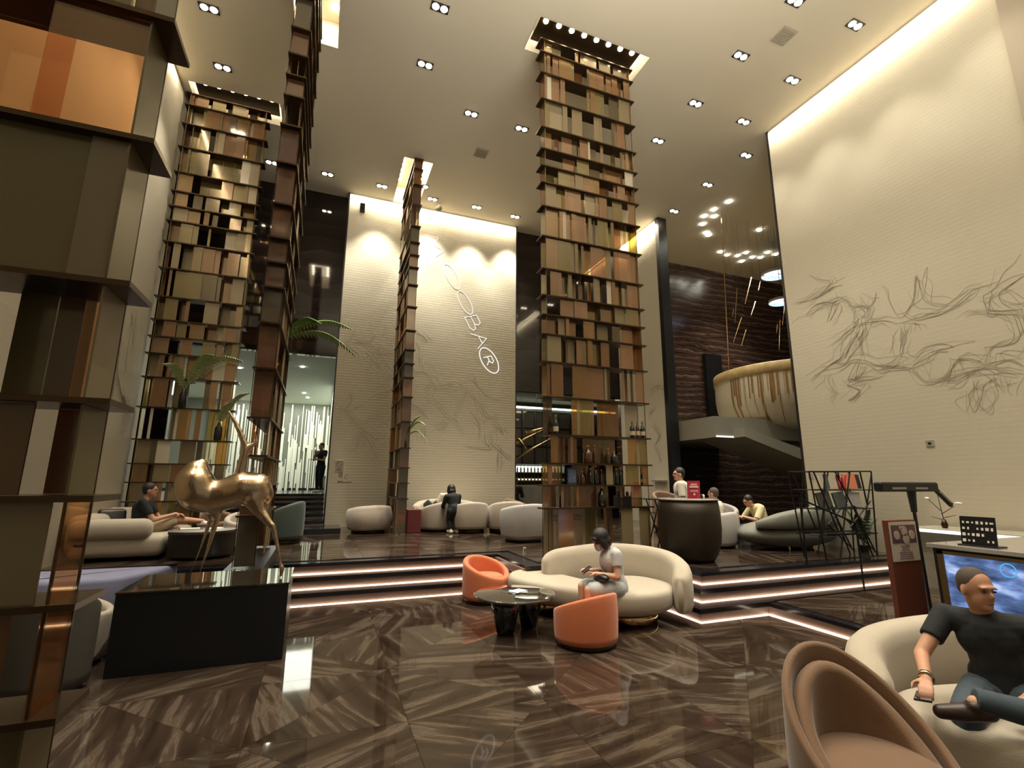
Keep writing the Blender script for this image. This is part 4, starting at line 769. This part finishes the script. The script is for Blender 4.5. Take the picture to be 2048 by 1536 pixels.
for i, (x, z, w, h, m, n, tl) in enumerate(((7.68, 1.59, .05, .22, 'paper', 'pale thin booklet at the left of the rack top shelf', 0), (7.86, 1.59, .07, .24, 'green', 'dark green book on the rack top shelf', 0), (8.42, 1.59, .30, .25, 'orange', 'orange book with dark side, right on the rack top shelf', 0), (8.62, 1.59, .10, .24, 'black', 'black book at right end of the rack top shelf', 0), (7.75, 1.29, .30, .25, 'charcoal', 'dark magazine leaning on the rack second shelf, left one', -.12), (8.12, 1.29, .26, .25, 'green', 'green magazine leaning on the rack second shelf, middle one', -.12), (8.48, 1.29, .28, .25, 'greyfab', 'grey mauve magazine on the rack second shelf, right one', .1))):
    b = nb(); box(b, (x, 5.80, z+h/2+.006), (w, .03, h), Euler((-.15, tl, 0))); tag(obj('book', b, m), n, 'book')
t = thing('letter_ornament', 'red letter W ornament standing on the rack top shelf', 'ornament', (8.16, 5.78, 1.592)); b = nb(); stroke(b, [(-.11, .22), (-.06, .0), (0, .18), (.05, 0), (.11, .22)], .02)
for v in b.verts: v.co.y *= 4
obj('letter', b, 'red', t)
t = thing('potted_plant', 'small leafy plant behind the black wire rack', 'plant', (8.95, 6.05, B)); b = nb(); lathe(b, [(.06, 0), (.09, .12), (.08, .12)], 14); obj('pot', b, 'black', t)
for i in range(7):
    a = i*.9; b = nb(); frond(b, (0, 0, .1), (math.cos(a)*.25, math.sin(a)*.2, .55+.08*(i % 3)), .1, .06, 12); obj('frond', b, 'darkleaf', t)
t = thing('handrail', 'thin dark metal handrail at the platform edge before the grey sofa', 'handrail', (0, 0, 0))
b = nb(); tube(b, (6.9, 5.55, 1.45), (7.72, 5.30, 1.09), .014); obj('rail', b, 'blackmetal', t); b = nb(); tube(b, (6.9, 5.55, 1.45), (6.9, 5.55, B-.012), .014); tube(b, (7.72, 5.30, 1.09), (7.72, 5.30, .17), .014); obj('post', b, 'blackmetal', t)
# ------------------------------------------------------------------ sign stand, kiosk, console, lectern
t = thing('sign_stand', 'tall brown menu sign stand with food photo beside the screen kiosk', 'sign', (5.70, 3.46, .17), .0)
b = nb(); box(b, (0, 0, .58), (.46, .05, 1.14)); bevel(b, .006); obj('board', b, 'signbrown', t); b = nb(); bx(b, -.24, .24, -.07, .07, 0, .02); obj('foot', b, 'black', t)
b = nb(); bx(b, -.215, .215, -.031, -.026, .74, 1.13); obj('poster', b, 'paper', t); b = nb(); bx(b, -.19, .19, -.035, -.031, .92, 1.10); obj('photo', b, 'signphoto', t)
b = nb()
for i, (px, pz, r) in enumerate(((-.12, 1.0, .045), (0, 1.04, .05), (.12, 1.0, .045), (.02, .955, .05), (-.05, 1.07, .02))):
    tube(b, (px, -.035, pz), (px, -.039, pz), r, r, 20)
obj('dishes', b, mat('dish_print', (.42, .32, .27), .6, noise=.5, nscale=40), t)
b = nb()
for i, w in enumerate((.14, .10, .12, .2, .2, .2, .22)): bx(b, -w/2, w/2, -.034, -.031, .885-i*.02, .892-i*.02)
obj('print', b, mauve, t)
t = thing('screen_kiosk', 'black counter front with gold-framed glowing video screen', 'kiosk', (0, 0, 0))
b = nb(); bx(b, 5.66, 7.3, 1.0, 3.16, .158, 1.08); obj('cabinet', b, 'black', t)
b = nb(); bx(b, 5.63, 7.4, .95, 3.20, 1.08, 1.12); bevel(b, .004); obj('countertop', b, 'greymarble', t)
b = nb()
for z0, z1 in ((.36, .42), (1.03, 1.06)): bx(b, 5.635, 5.66, 1.5, 3.12, z0, z1)
for y0, y1 in ((3.07, 3.12), (1.5, 1.54)): bx(b, 5.635, 5.66, y0, y1, .36, 1.06)
obj('screen_frame', b, 'oldgold', t)
scr = bpy.data.materials.new('video_picture'); scr.use_nodes = True; s_ = scr.node_tree; s_.nodes.clear(); N = s_.nodes.new
tc = N('ShaderNodeTexCoord'); mp = N('ShaderNodeMapping'); mp.inputs['Scale'].default_value = (1, 1.6, 4.5); mp.inputs['Location'].default_value = (0, .3, 0); n1 = N('ShaderNodeTexNoise'); n1.inputs['Scale'].default_value = 2.2; n1.inputs['Detail'].default_value = 3
s_.links.new(tc.outputs['Object'], mp.inputs[0]); s_.links.new(mp.outputs[0], n1.inputs['Vector']); r_ = ramp(s_, n1.outputs['Fac'], [(.32, (.03, .05, .12)), (.48, (.10, .16, .34)), (.58, (.22, .34, .70)), (.70, (.55, .66, .95))])
e_ = N('ShaderNodeEmission'); e_.inputs[1].default_value = .6; s_.links.new(r_.outputs[0], e_.inputs[0]); o_ = N('ShaderNodeOutputMaterial'); s_.links.new(e_.outputs[0], o_.inputs[0])
b = nb(); bx(b, 5.648, 5.66, 1.54, 3.07, .42, 1.03); obj('screen', b, scr, t)
cyan = emis('screen_cyan', (.10, .50, .95), .6); b = nb()
for i in range(24):
    q0, q1 = i*PI/12, (i+1)*PI/12; tube(b, (5.647, 2.60+math.cos(q0)*.055, .955+math.sin(q0)*.055), (5.647, 2.60+math.cos(q1)*.055, .955+math.sin(q1)*.055), .005, .005, 6)
tube(b, (5.648, 2.575, .955), (5.645, 2.575, .955), .012, .012, 12); obj('screen_emblem', b, cyan, t)
b = nb()
for y0, y1, z0, z1 in ((2.45, 2.15, .86, .88), (2.40, 2.0, .80, .84), (3.05, 2.9, .86, .875), (2.1, 1.7, .74, .80)): box(b, (5.646, (y0+y1)/2, (z0+z1)/2), (.004, y0-y1, z1-z0), Euler((.12, 0, 0)))
obj('screen_shapes', b, emis('screen_white', (.55, .65, 1), .6), t)
t = thing('menu_board', 'small black menu board with white icons on the kiosk top', 'sign', (5.80, 2.84, 1.12), 0); b = nb(); box(b, (0, 0, .135), (.012, .27, .27), Euler((0, .12, 0))); bx(b, -.06, .10, -.15, .15, 0, .012); obj('board', b, 'black', t)
random.seed(4)
for i in range(4):
    for j in range(7):
        if random.random() < .8: b = nb(); box(b, (-.012+(.05+i*.06-.135)*.12, -.11+j*.036, .05+i*.055), (.004, random.uniform(.012, .026), random.uniform(.012, .03)), Euler((0, .12, 0))); obj('icon', b, 'white', t)
t = thing('console_table', 'pale console table with glowing white edge along the right wall', 'table', (0, 0, 0)); b = nb(); bx(b, 8.45, 9.2, 3.3, 5.05, 1.0, 1.04); obj('tabletop', b, 'console', t); b = nb(); bx(b, 8.44, 8.455, 3.3, 5.05, .985, 1.03); obj('lit_edge', b, 'whitetop', t)
b = nb(); bx(b, 8.6, 9.2, 3.4, 4.95, .158, 1.0); obj('base', b, 'console', t)
t = thing('flower_vase', 'thin flower arrangement with one white bloom on the console', 'vase', (8.75, 4.68, 1.04)); b = nb(); lathe(b, [(.03, 0), (.045, .05), (.02, .13)], 14); obj('vase', b, 'bronze', t, True)
b = nb()
for a, c in (((0, 0, .1), (.0, .03, .5)), ((0, .02, .25), (-.05, .14, .42)), ((0, .02, .2), (.05, -.14, .33)), ((0, 0, .15), (-.03, -.18, .2)), ((0, 0, .12), (0, .16, .16))): tube(b, a, c, .006, .004, 5)
obj('stems', b, 'bronze', t); b = nb(); ell(b, (-.05, .15, .43), (.025, .03, .02)); ell(b, (.03, -.2, .37), (.02, .05, .015)); obj('bloom', b, 'white', t, True)
t = thing('lectern_lamp', 'black bar-shaped lamp on a thin stand behind the brown sign', 'lamp', (6.36, 3.72, .17)); b = nb(); box(b, (0, 0, 1.485), (1.03, .10, .11)); bevel(b, .025, 3); obj('lamp_bar', b, 'black', t)
b = nb(); box(b, (-.22, -.053, 1.47), (.24, .006, .022)); obj('slot', b, 'greyplaster', t); b = nb(); box(b, (.18, -.053, 1.47), (.22, .006, .022)); obj('slot', b, 'greyplaster', t)
b = nb(); tube(b, (0.07, 0, 1.43), (.07, 0, 1.2), .045, .03); tube(b, (.07, 0, 1.2), (.10, 0, .0), .018); obj('stand', b, 'black', t); b = nb(); lathe(b, [(.16, 0), (.15, .02), (.03, .03)], 20, (.10, 0, 0)); obj('foot', b, 'black', t)
b = nb(); box(b, (.66, 0, 1.36), (.32, .03, .05), Euler((0, .62, 0))); obj('side_arm', b, 'black', t); b = nb(); box(b, (.66, -.02, 1.36), (.22, .012, .016), Euler((0, .62, 0))); obj('slot', b, 'greyplaster', t)
t = thing('number_stand', 'tiny white number card on the step by the curved sofa', 'card', (3.24, 6.9+.9, .51)); b = nb(); box(b, (0, 0, .05), (.05, .012, .10), Euler((.1, 0, 0))); obj('card', b, 'white', t); b = nb(); stroke(b, [(-.012, .07), (.012, .07), (0, .03)], .006); 
for v in b.verts: v.co.y -= .004
obj('number', b, 'black', t)
# ------------------------------------------------------------------ balcony, soffit, rods, discs beyond the right opening
bc = (13.35, 10.6); t = thing('curved_balcony', 'cream drum-shaped balcony with gold streaks beyond the right opening', 'balcony', (*bc, 0))
prof = [(2.12, 4.95), (2.2, 4.93), (2.2, 4.75), (2.2, 4.2), (2.16, 3.85), (2.02, 3.55), (1.75, 3.34), (1.3, 3.22), (.7, 3.18), (.01, 3.18)]
b = nb(); lathe(b, prof[::-1], 72); obj('drum', b, 'balcony', t, True)
b = nb(); lathe(b, [(2.215, 4.70), (2.23, 4.72), (2.23, 4.97), (2.215, 4.99)], 72); obj('top_band', b, mat('gold_veined_band', (.42, .30, .13), .4, noise=.4, nscale=6), t, True)
R = random.Random(3)
for i in range(64):
    a = PI-.1+i*.038+R.uniform(-.015, .015); w = R.choice((.005, .007, .010, .016, .028)); L = R.choice((4, 5, 6, 7, 9)) if R.random() < .6 else R.choice((3, 4)); b = nb(); pv = None
    pp = [(4.7, 2.2)]+[(z, r) for r, z in prof[3:L]]
    if len(pp) < 3: pp = [(4.7, 2.2), (4.4, 2.2), (R.uniform(3.9, 4.2), 2.2)]
    for (z, r) in pp:
        cur = [b.verts.new((math.cos(a+s*w/r)*(r+.012), math.sin(a+s*w/r)*(r+.012), z-.012*(r < 2.1))) for s in (-1, 1)]
        if pv: b.faces.new((pv[0], pv[1], cur[1], cur[0]))
        pv = cur
    obj('gold_streak', b, 'streak', t)
t = thing('ramp_soffit', 'grey plaster landing and sloping soffit under the cream balcony', 'landing', (0, 0, 0)); b = nb(); bx(b, 9.62, 13.5, 10.0, 13.8, 2.86, 3.42); obj('landing', b, 'greyplaster', t)
b = nb(); v = [b.verts.new(p) for p in ((10.2, 9.6, 2.86), (10.2, 9.6, 3.1), (13.2, 8.6, 1.95), (13.2, 8.6, 1.6), (10.2, 11.2, 2.86), (10.2, 11.2, 3.1), (13.2, 10.2, 1.95), (13.2, 10.2, 1.6))]
for f in ((0, 1, 2, 3), (4, 7, 6, 5), (0, 4, 5, 1), (1, 5, 6, 2), (2, 6, 7, 3), (3, 7, 4, 0)): b.faces.new([v[i] for i in f])
obj('slope', b, 'greyplaster', t); b = nb(); bx(b, 9.62, 10.9, 9.97, 9.995, 2.86, 2.90); obj('light_line', b, emis('soffit_line', (1, .92, .7), .9), t)
rods = [((12.0,7.94),(11.63,7.02)),((12.37,7.9),(12.24,7.55)),((12.07,7.16),(11.83,6.68)),((11.44,6.56),(11.04,5.75)),((11.57,6.18),(11.34,5.68)),((11.36,7.46),(11.16,6.35)),((11.15,6.78),(11.08,6.53)),((13.29,7.17),(13.11,6.52)),((12.9,6.52),(12.82,6.24)),((13.03,6.69),(12.85,5.69)),((12.77,10.0),(12.57,9.31))]
t = thing('rod_chandelier', 'chandelier of thin slanting golden rods beyond the right opening', 'chandelier', (0, 10.5, 0))
for (x0, z0), (x1, z1) in rods:
    b = nb(); tube(b, (x0, 0, z0), (x1, 0, z1), .016, .01, 6); obj('rod', b, 'brass', t); b = nb(); tube(b, (x0, 0, z0), (x0, 0, CEIL), .003, .003, 4); obj('wire', b, 'blackmetal', t)
b = nb(); tube(b, (0, 0, 0), (-.21, 0, -4.98), .014, .014, 6); tag(obj('hanging_cable', b, 'brass', loc=(10.99, 10.5, 9.895)), 'long thin golden cable hanging beside the rod chandelier', 'cable')
disc = bpy.data.materials.new('sky_blue_disc'); disc.use_nodes = True; s_ = disc.node_tree; s_.nodes.clear(); N = s_.nodes.new; tc = N('ShaderNodeTexCoord'); n1 = N('ShaderNodeTexNoise'); n1.inputs['Scale'].default_value = 2; s_.links.new(tc.outputs['Object'], n1.inputs['Vector'])
r_ = ramp(s_, n1.outputs['Fac'], [(.35, (.18, .45, .95)), (.5, (.62, .74, 1)), (.62, (.95, .97, 1)), (.66, (.12, .16, .25))]); e_ = N('ShaderNodeEmission'); e_.inputs[1].default_value = 1.4; s_.links.new(r_.outputs[0], e_.inputs[0]); o_ = N('ShaderNodeOutputMaterial'); s_.links.new(e_.outputs[0], o_.inputs[0])
for (x, y, z, r), n in (((13.95, 11.2, 8.65, .46), 'round glowing blue-white disc lamp, the upper one'), ((13.18, 10.5, 7.32, .36), 'round glowing blue-white disc lamp, the lower one')):
    t = thing('disc_lamp', n, 'lamp', (x, y, z)); b = nb(); lathe(b, [(r, -.03), (r*.98, -.035)], 40); obj('diffuser', b, disc, t); b = nb(); lathe(b, [(r*1.03, -.03), (r*1.03, .05)], 40); obj('housing', b, 'greyplaster', t); b = nb(); tube(b, (0, 0, .05), (0, 0, CEIL-z-.005), .006); obj('wire', b, 'blackmetal', t)
b = nb(); bx(b, 13.0, 13.75, YD-.18, YD-.01, 4.0, 6.4); tag(obj('wall_niche_box', b, 'black'), 'dark upright box on the banded marble wall left of the balcony', 'box')
b = nb(); bx(b, 11.3, 12.25, YD-.04, YD-.005, .51, 2.9); struct('door_1', b, 'black')
# ------------------------------------------------------------------ people
def V3(*a): return Vector(a)
def hand(bm, wrist, d, pn, s=1.0, curl=.5, side=1):
    """palm plus five fingers; d = pointing direction, pn = palm normal"""
    d = Vector(d).normalized(); pn = Vector(pn); pn = (pn-d*pn.dot(d)).normalized(); sd = d.cross(pn)*side; w = Vector(wrist)
    pc = w+d*.05*s
    for k in (-.026, -.009, .009, .026): caps(bm, w+sd*k*.6*s, w+d*.085*s+sd*k*s, .013*s, .011*s, 8)
    for k, L in ((-.030, .058), (-.010, .072), (.010, .078), (.029, .070)):
        a = w+d*.085*s+sd*k*s; c1 = (d*math.cos(curl*.8)+pn*math.sin(curl*.8)); p = a+c1*L*.5*s; c2 = (d*math.cos(curl*1.9)+pn*math.sin(curl*1.9)); q = p+c2*L*.5*s
        caps(bm, a, p, .0095*s, .0085*s, 8); caps(bm, p, q, .0085*s, .007*s, 8)
    a = w+d*.02*s+sd*.030*s; p = a+(d*.6+sd*.75+pn*.3).normalized()*.042*s; q = p+(d*.9+sd*.1+pn*.4).normalized()*.032*s
    caps(bm, a, p, .013*s, .010*s, 8); caps(bm, p, q, .010*s, .008*s, 8)
def person(label, loc, rz, J, top='tshirt', bottom='jeans', legs='trousers', shoe='shoe', hair='hair', hairst='short', sleeve=.55, s=1.0, vox=.011, skin='skin', extra=None, female=False, facetilt=0, headyaw=0):
    t = thing('person', label, 'person', loc, rz); t.scale = (s,)*3
    D = dict(pel=V3(0, 0, .50), ch=V3(0, .0, .84), nk=V3(0, .02, 1.00), hd=V3(0, .05, 1.155), sl=V3(-.185, 0, .955), sr=V3(.185, 0, .955), el=V3(-.24, .08, .70), er=V3(.24, .08, .70), wl=V3(-.12, .32, .70), wr=V3(.12, .32, .70),
             hl=V3(-.095, .02, .49), hr=V3(.095, .02, .49), kl=V3(-.12, .46, .48), kr=V3(.12, .46, .48), al=V3(-.12, .46, .09), ar=V3(.12, .46, .09), fl=V3(0, 1, 0), fr=V3(0, 1, 0), hdl=V3(0, 1, -.1), hdr=V3(0, 1, -.1))
    for k, v in J.items(): D[k] = Vector(v)
    g = .94 if female else 1
    hrot = Euler((facetilt, 0, headyaw)); hm = hrot.to_matrix()
    hp = lambda x, y, z: D['hd']+hm @ Vector((x, y, z))
    b = nb()
    ell(b, hp(0, -.012, .02), (.076, .092, .098), hrot, 20, 14); ell(b, hp(0, .022, -.035), (.058, .066, .082), hrot); ell(b, hp(0, .06, -.085), (.030, .030, .026), hrot)
    ell(b, hp(0, .096, -.018), (.012, .020, .020), hrot, 10, 8); caps(b, hp(0, .084, .018), hp(0, .102, -.022), .007, .010, 8)
    for sx in (-1, 1): ell(b, hp(sx*.078, -.005, -.012), (.010, .020, .032), hrot, 10, 8)
    ell(b, hp(0, .082, .028), (.052, .014, .010), hrot)
    caps(b, D['nk']-V3(0, .01, .04), hp(0, -.015, -.06), .056*g, .052*g)
    chain(b, [(D['sl'], .052*g), (D['ch']+V3(0, 0, .06), .10*g), (D['sr'], .052*g)]); chain(b, [(D['ch']+V3(0, 0, .04), .125*g), (D['pel'].lerp(D['ch'], .45), .105*g), (D['pel'], .13)])
    for a in 'lr':
        chain(b, [(D['s'+a], .052*g), (D['e'+a], .040*g), (D['w'+a], .028*g)]); chain(b, [(D['h'+a], .088), (D['k'+a], .058*g), (D['k'+a].lerp(D['a'+a], .35), .054*g), (D['a'+a], .036)])
        f = Vector(D['f'+a]).normalized(); chain(b, [(D['a'+a]-V3(0, 0, .03)-f*.04, .034), (D['a'+a]-V3(0, 0, .05)+f*.13, .028)])
        hand(b, D['w'+a], D['hd'+a], V3(0, .1, -1) if abs(D['hd'+a].normalized().z) < .8 else V3(1 if a == 'l' else -1, 0, 0), 1, .55, 1 if a == 'l' else -1)
    body = obj('body', b, skin, t, True); remesh(body, vox, 3)
    b = nb()
    chain(b, [(D['sl'], .064*g), (D['ch']+V3(0, 0, .05), .118*g), (D['sr'], .064*g)]); chain(b, [(D['nk']-V3(0, 0, .035), .062), (D['ch']+V3(0, 0, .04), .14*g), (D['pel'].lerp(D['ch'], .45), .128*g), (D['pel']+V3(0, 0, .04), .142)])
    ell(b, D['ch']+V3(0, .03, .01), (.165*g, .105+.02*female, .15)); ell(b, D['pel'].lerp(D['ch'], .3), (.155*g, .115, .13))
    for a in 'lr':
        e = D['s'+a].lerp(D['e'+a], sleeve) if sleeve <= 1 else D['e'+a].lerp(D['w'+a], sleeve-1)
        if sleeve > 1: chain(b, [(D['s'+a], .064*g), (D['e'+a], .052*g), (e, .042)])
        else: tube(b, D['s'+a], e, .066*g, .062*g, 16); ell(b, D['s'+a], (.066*g,)*3)
    o = obj('shirt', b, top, t, True); remesh(o, vox, 3)
    b = nb()
    if legs == 'skirt':
        chain(b, [(D['pel']+V3(0, 0, .03), .148), (D['pel'], .155)]); m_ = (D['kl']+D['kr'])/2
        for a in 'lr': chain(b, [(D['h'+a], .11), (D['h'+a].lerp(D['k'+a], .85), .088)])
        chain(b, [(D['pel'], .13), ((D['hl']+D['hr'])/2+(m_-D['pel'])*.75, .085)])
    else:
        chain(b, [(D['pel']+V3(0, 0, .05), .140), (D['pel'], .146)])
        for a in 'lr':
            chain(b, [(D['h'+a], .105), (D['h'+a].lerp(D['k'+a], .5), .094), (D['k'+a] if legs == 'trousers' else D['h'+a].lerp(D['k'+a], .86), .074)])
            if legs == 'trousers': tube(b, D['k'+a], D['a'+a]+V3(0, 0, .02), .072, .056, 16)
    o = obj({'skirt': 'skirt', 'trousers': 'trousers', 'shorts': 'shorts'}[legs], b, bottom, t, True); remesh(o, vox, 3)
    for a in 'lr':
        f = Vector(D['f'+a]).normalized(); q = D['a'+a]-V3(0, 0, .045); b = nb(); chain(b, [(q-f*.05, .042), (q+f*.05, .046), (q+f*.15, .036)]); ell(b, q+V3(0, 0, .03), (.045, .05, .035)); o = obj('shoe', b, shoe, t, True); remesh(o, vox, 2)
    b = nb()
    if hairst == 'bob':
        ell(b, hp(0, -.02, .035), (.094, .108, .105), hrot, 20, 14); ell(b, hp(0, -.05, -.04), (.092, .070, .085), hrot)
        for sx in (-1, 1): ell(b, hp(sx*.075, .01, -.03), (.026, .05, .085), hrot)
        ell(b, hp(0, .068, .055), (.07, .035, .035), hrot)
    elif hairst == 'cropped':
        ell(b, hp(0, -.022, .034), (.0785, .090, .0915), hrot, 24, 16); ell(b, hp(0, -.052, -.005), (.068, .052, .055), hrot)
    else:
        ell(b, hp(0, -.022, .036), (.083, .094, .094), hrot, 20, 14)
        ell(b, hp(0, -.045, -.01), (.076, .062, .06), hrot)
    o = obj('hair', b, hair, t, True); remesh(o, vox, 1)
    for sx in (-1, 1):
        b = nb(); ell(b, hp(sx*.030, .083, .006), (.012, .007, .006), hrot, 10, 6); obj('eye', b, 'eye', body, True)
        b = nb(); box(b, hp(sx*.031, .0875, .023), (.026, .006, .004), hrot); obj('eyebrow', b, hair, body)
    b = nb(); ell(b, hp(0, .084, -.062), (.022, .008, .006), hrot, 12, 6); obj('mouth', b, 'lip', body, True)
    return t, hp, hrot, D
# woman on the curved sofa, looking down at a phone
t, hp, hrot, D = person('woman in lace blouse and pale skirt looking at a phone on the curved sofa', (3.34, 5.24, .0), PI/2-.12,
    dict(pel=(0, 0, .47), ch=(0, .03, .76), nk=(0, .08, .90), hd=(0, .17, 1.01), sl=(-.15, .04, .86), sr=(.15, .04, .86), el=(-.20, .06, .62), er=(.20, .06, .62), wl=(-.05, .27, .64), wr=(.05, .28, .66), hl=(-.08, .02, .47), hr=(.08, .02, .47), kl=(-.08, .37, .47), kr=(.09, .38, .48), al=(-.08, .36, .10), ar=(.09, .37, .10), hdl=(.2, 1, .25), hdr=(-.2, 1, .25)),
    top='lace', bottom='skirt', legs='skirt', shoe='whiteshoe', hairst='bob', sleeve=.55, skin='skin2', female=True, facetilt=-.55, vox=.009)
b = nb(); ell(b, hp(0, .072, -.055), (.052, .042, .048), hrot); obj('face_mask', b, 'mask', t, True)
ph = thing('phone', 'dark phone held by the woman on the curved sofa', 'phone', (2.97, 5.26, .69), PI/2); b = nb(); box(b, (0, 0, 0), (.066, .010, .125), Euler((1.1, 0, 0))); bevel(b, .004); obj('body', b, 'black', ph)
hb_ = thing('handbag', 'small black rounded handbag on the woman\'s lap', 'bag', (3.13, 5.20, .60), PI/2); b = nb(); ell(b, (0, 0, 0), (.14, .07, .055)); obj('bag', b, 'black', hb_, True); b = nb(); tube(b, (-.1, 0, .02), (0, 0, .075), .008); tube(b, (0, 0, .075), (.1, 0, .02), .008); obj('strap', b, 'black', hb_)
# man in the foreground sofa: leaning, one hand out on the arm, ankle on knee
MRZ = math.radians(200-90); ML = (3.87, 1.90, -.03)
t, hp, hrot, D = person('man in black t-shirt and jeans seated on the cream rounded sofa', ML, MRZ,
    dict(pel=(.0, -.02, .50), ch=(.02, .0, .80), nk=(.03, .02, .955), hd=(.04, .06, 1.095), sl=(-.19, 0, .91), sr=(.22, .02, .91), er=(.33, .22, .69), el=(-.28, .10, .66), wr=(.27, .50, .63), wl=(-.12, .30, .60), hl=(-.10, .02, .50), hr=(.10, .02, .50), kl=(-.28, .44, .56), kr=(.12, .48, .50), al=(.06, .60, .60), ar=(.12, .52, .10), fl=(.95, .25, -.2), hdr=(-.1, 1, -.25), hdl=(.5, 1, -.2)),
    top='tshirt', bottom='jeans', legs='trousers', shoe='shoe', hair='hairgrey', hairst='cropped', sleeve=.6, vox=.0085, headyaw=.80, facetilt=-.08)
b = nb()
W0 = D['wr']; ax = (D['wr']-D['er']).normalized(); q = ax.to_track_quat('Z', 'Y').to_matrix().to_4x4()
b2 = nb(); lathe(b2, [(.036, -.012), (.041, -.010), (.041, .010), (.036, .012)], 24); bmesh.ops.transform(b2, matrix=Matrix.Translation(W0-ax*.02) @ q, verts=b2.verts[:]); obj('watch', b2, mat('steel_watch', (.7, .62, .45), .12, 1), t, True); b.free()
ph = thing('phone', 'shiny phone held out by the man in black', 'phone', (0, 0, 0)); b = nb(); box(b, (0, 0, 0), (.08, .15, .012)); bevel(b, .004); obj('body', b, mat('dark_glass', (.02, .02, .03), .05, .3, coat=1), ph)
mw = Matrix.Translation(Vector(ML)) @ Euler((0, 0, MRZ)).to_matrix().to_4x4(); pp_ = mw @ (D['wr']+Vector((0, .11, -.06))); ph.location = pp_; ph.rotation_euler = (0, .1, 2.0)
# waiter behind the bronze counter, seated high so that his shoulders clear it
person('man in white shirt standing behind the bronze counter', (6.08, 7.22, .43), .85,
    dict(pel=(0, 0, .80), ch=(0, .02, 1.12), nk=(0, .03, 1.27), hd=(0, .05, 1.40), sl=(-.19, .02, 1.22), sr=(.19, .02, 1.22), el=(-.24, .0, .95), er=(.24, 0, .95), wl=(-.2, .2, .80), wr=(.2, .2, .80), hl=(-.09, 0, .78), hr=(.09, 0, .78), kl=(-.1, .05, .46), kr=(.1, .05, .46), al=(-.1, 0, .16), ar=(.1, 0, .16)), top='white_cloth', bottom='tshirt', s=1.0, sleeve=.8, headyaw=.3, vox=.011)
person('man in black standing at the head of the stairs', (-.06, 17.6, 1.264), PI-.9,
    dict(pel=(0, 0, .88), ch=(0, 0, 1.22), nk=(0, .02, 1.40), hd=(0, .04, 1.53), sl=(-.19, 0, 1.34), sr=(.19, 0, 1.34), el=(-.24, .08, 1.06), er=(.22, .12, 1.08), wl=(.05, .24, 1.10), wr=(.04, .22, 1.30), hl=(-.09, 0, .86), hr=(.09, 0, .86), kl=(-.10, .04, .47), kr=(.10, .02, .47), al=(-.10, 0, .09), ar=(.10, 0, .09), hdl=(1, .3, 0), hdr=(-.2, .3, 1)), top='tshirt', bottom='tshirt', shoe='whiteshoe', sleeve=.55, vox=.014)
person('man in black shirt and khaki shorts on the left cream sofa, seen in profile', (-2.62, 9.58, B-.13), -PI/2+.1,
    dict(pel=(0, -.02, .50), ch=(0, -.02, .82), nk=(0, .02, .98), hd=(0, .05, 1.13), wl=(-.02, .42, .74), wr=(.06, .44, .76), el=(-.22, .18, .68), er=(.22, .18, .68), kl=(-.12, .46, .50), kr=(.02, .50, .66), al=(-.12, .52, .20), ar=(-.10, .82, .62)), top='tshirt', bottom='khaki', legs='shorts', shoe='whiteshoe', sleeve=.7, vox=.012)
person('seated man in white shirt behind the round bronze counter, back to view', (7.36, 7.78, B-.20), .5,
    dict(er=(.34, .0, .82), wr=(.50, .10, .86), ch=(0, 0, .84)), top='white_cloth', bottom='jeans', hair='hairgrey', sleeve=1.7, vox=.012)
person('seated person in pale yellow shirt bending over beside the dark sofa', (8.55, 7.75, B-.22), 1.25,
    dict(ch=(0, .10, .80), nk=(0, .20, .93), hd=(0, .30, 1.02), sl=(-.19, .14, .90), sr=(.19, .14, .90), el=(-.26, .3, .66), er=(.26, .3, .66), wl=(-.1, .5, .72), wr=(.1, .5, .72)), top='yellow_cloth', bottom='jeans', sleeve=.9, facetilt=-.4, vox=.012)
person('grey-haired man in white shirt leaning in the tub chair by the back wall', (2.95, 12.08, B-.10), .1,
    dict(ch=(.05, .05, .82), nk=(.10, .08, .95), hd=(.14, .12, 1.07), sl=(-.13, .05, .92), sr=(.22, .08, .86)), top='white_cloth', bottom='khaki', hair='hairgrey', sleeve=.8, vox=.013)
person('woman in long black clothes bending over beside the tub chair', (2.92, 11.26, B), .2,
    dict(pel=(0, 0, .50), ch=(0, .08, .74), nk=(0, .14, .86), hd=(0, .20, .96), sl=(-.16, .10, .82), sr=(.16, .10, .82), el=(-.2, .2, .60), er=(.2, .2, .60), wl=(-.1, .36, .55), wr=(.1, .36, .55), hl=(-.08, 0, .49), hr=(.08, 0, .49), kl=(-.08, .08, .28), kr=(.08, .08, .28), al=(-.08, 0, .08), ar=(.08, 0, .08)), top='tshirt', bottom='tshirt', shoe='whiteshoe', hairst='bob', sleeve=1.7, female=True, skin='skin2', facetilt=-.4, vox=.012)
person('dark-dressed person sitting at the bar behind the opening', (5.85, 14.9, B), -.6, dict(), top='tshirt', bottom='tshirt', sleeve=1.6, vox=.016)
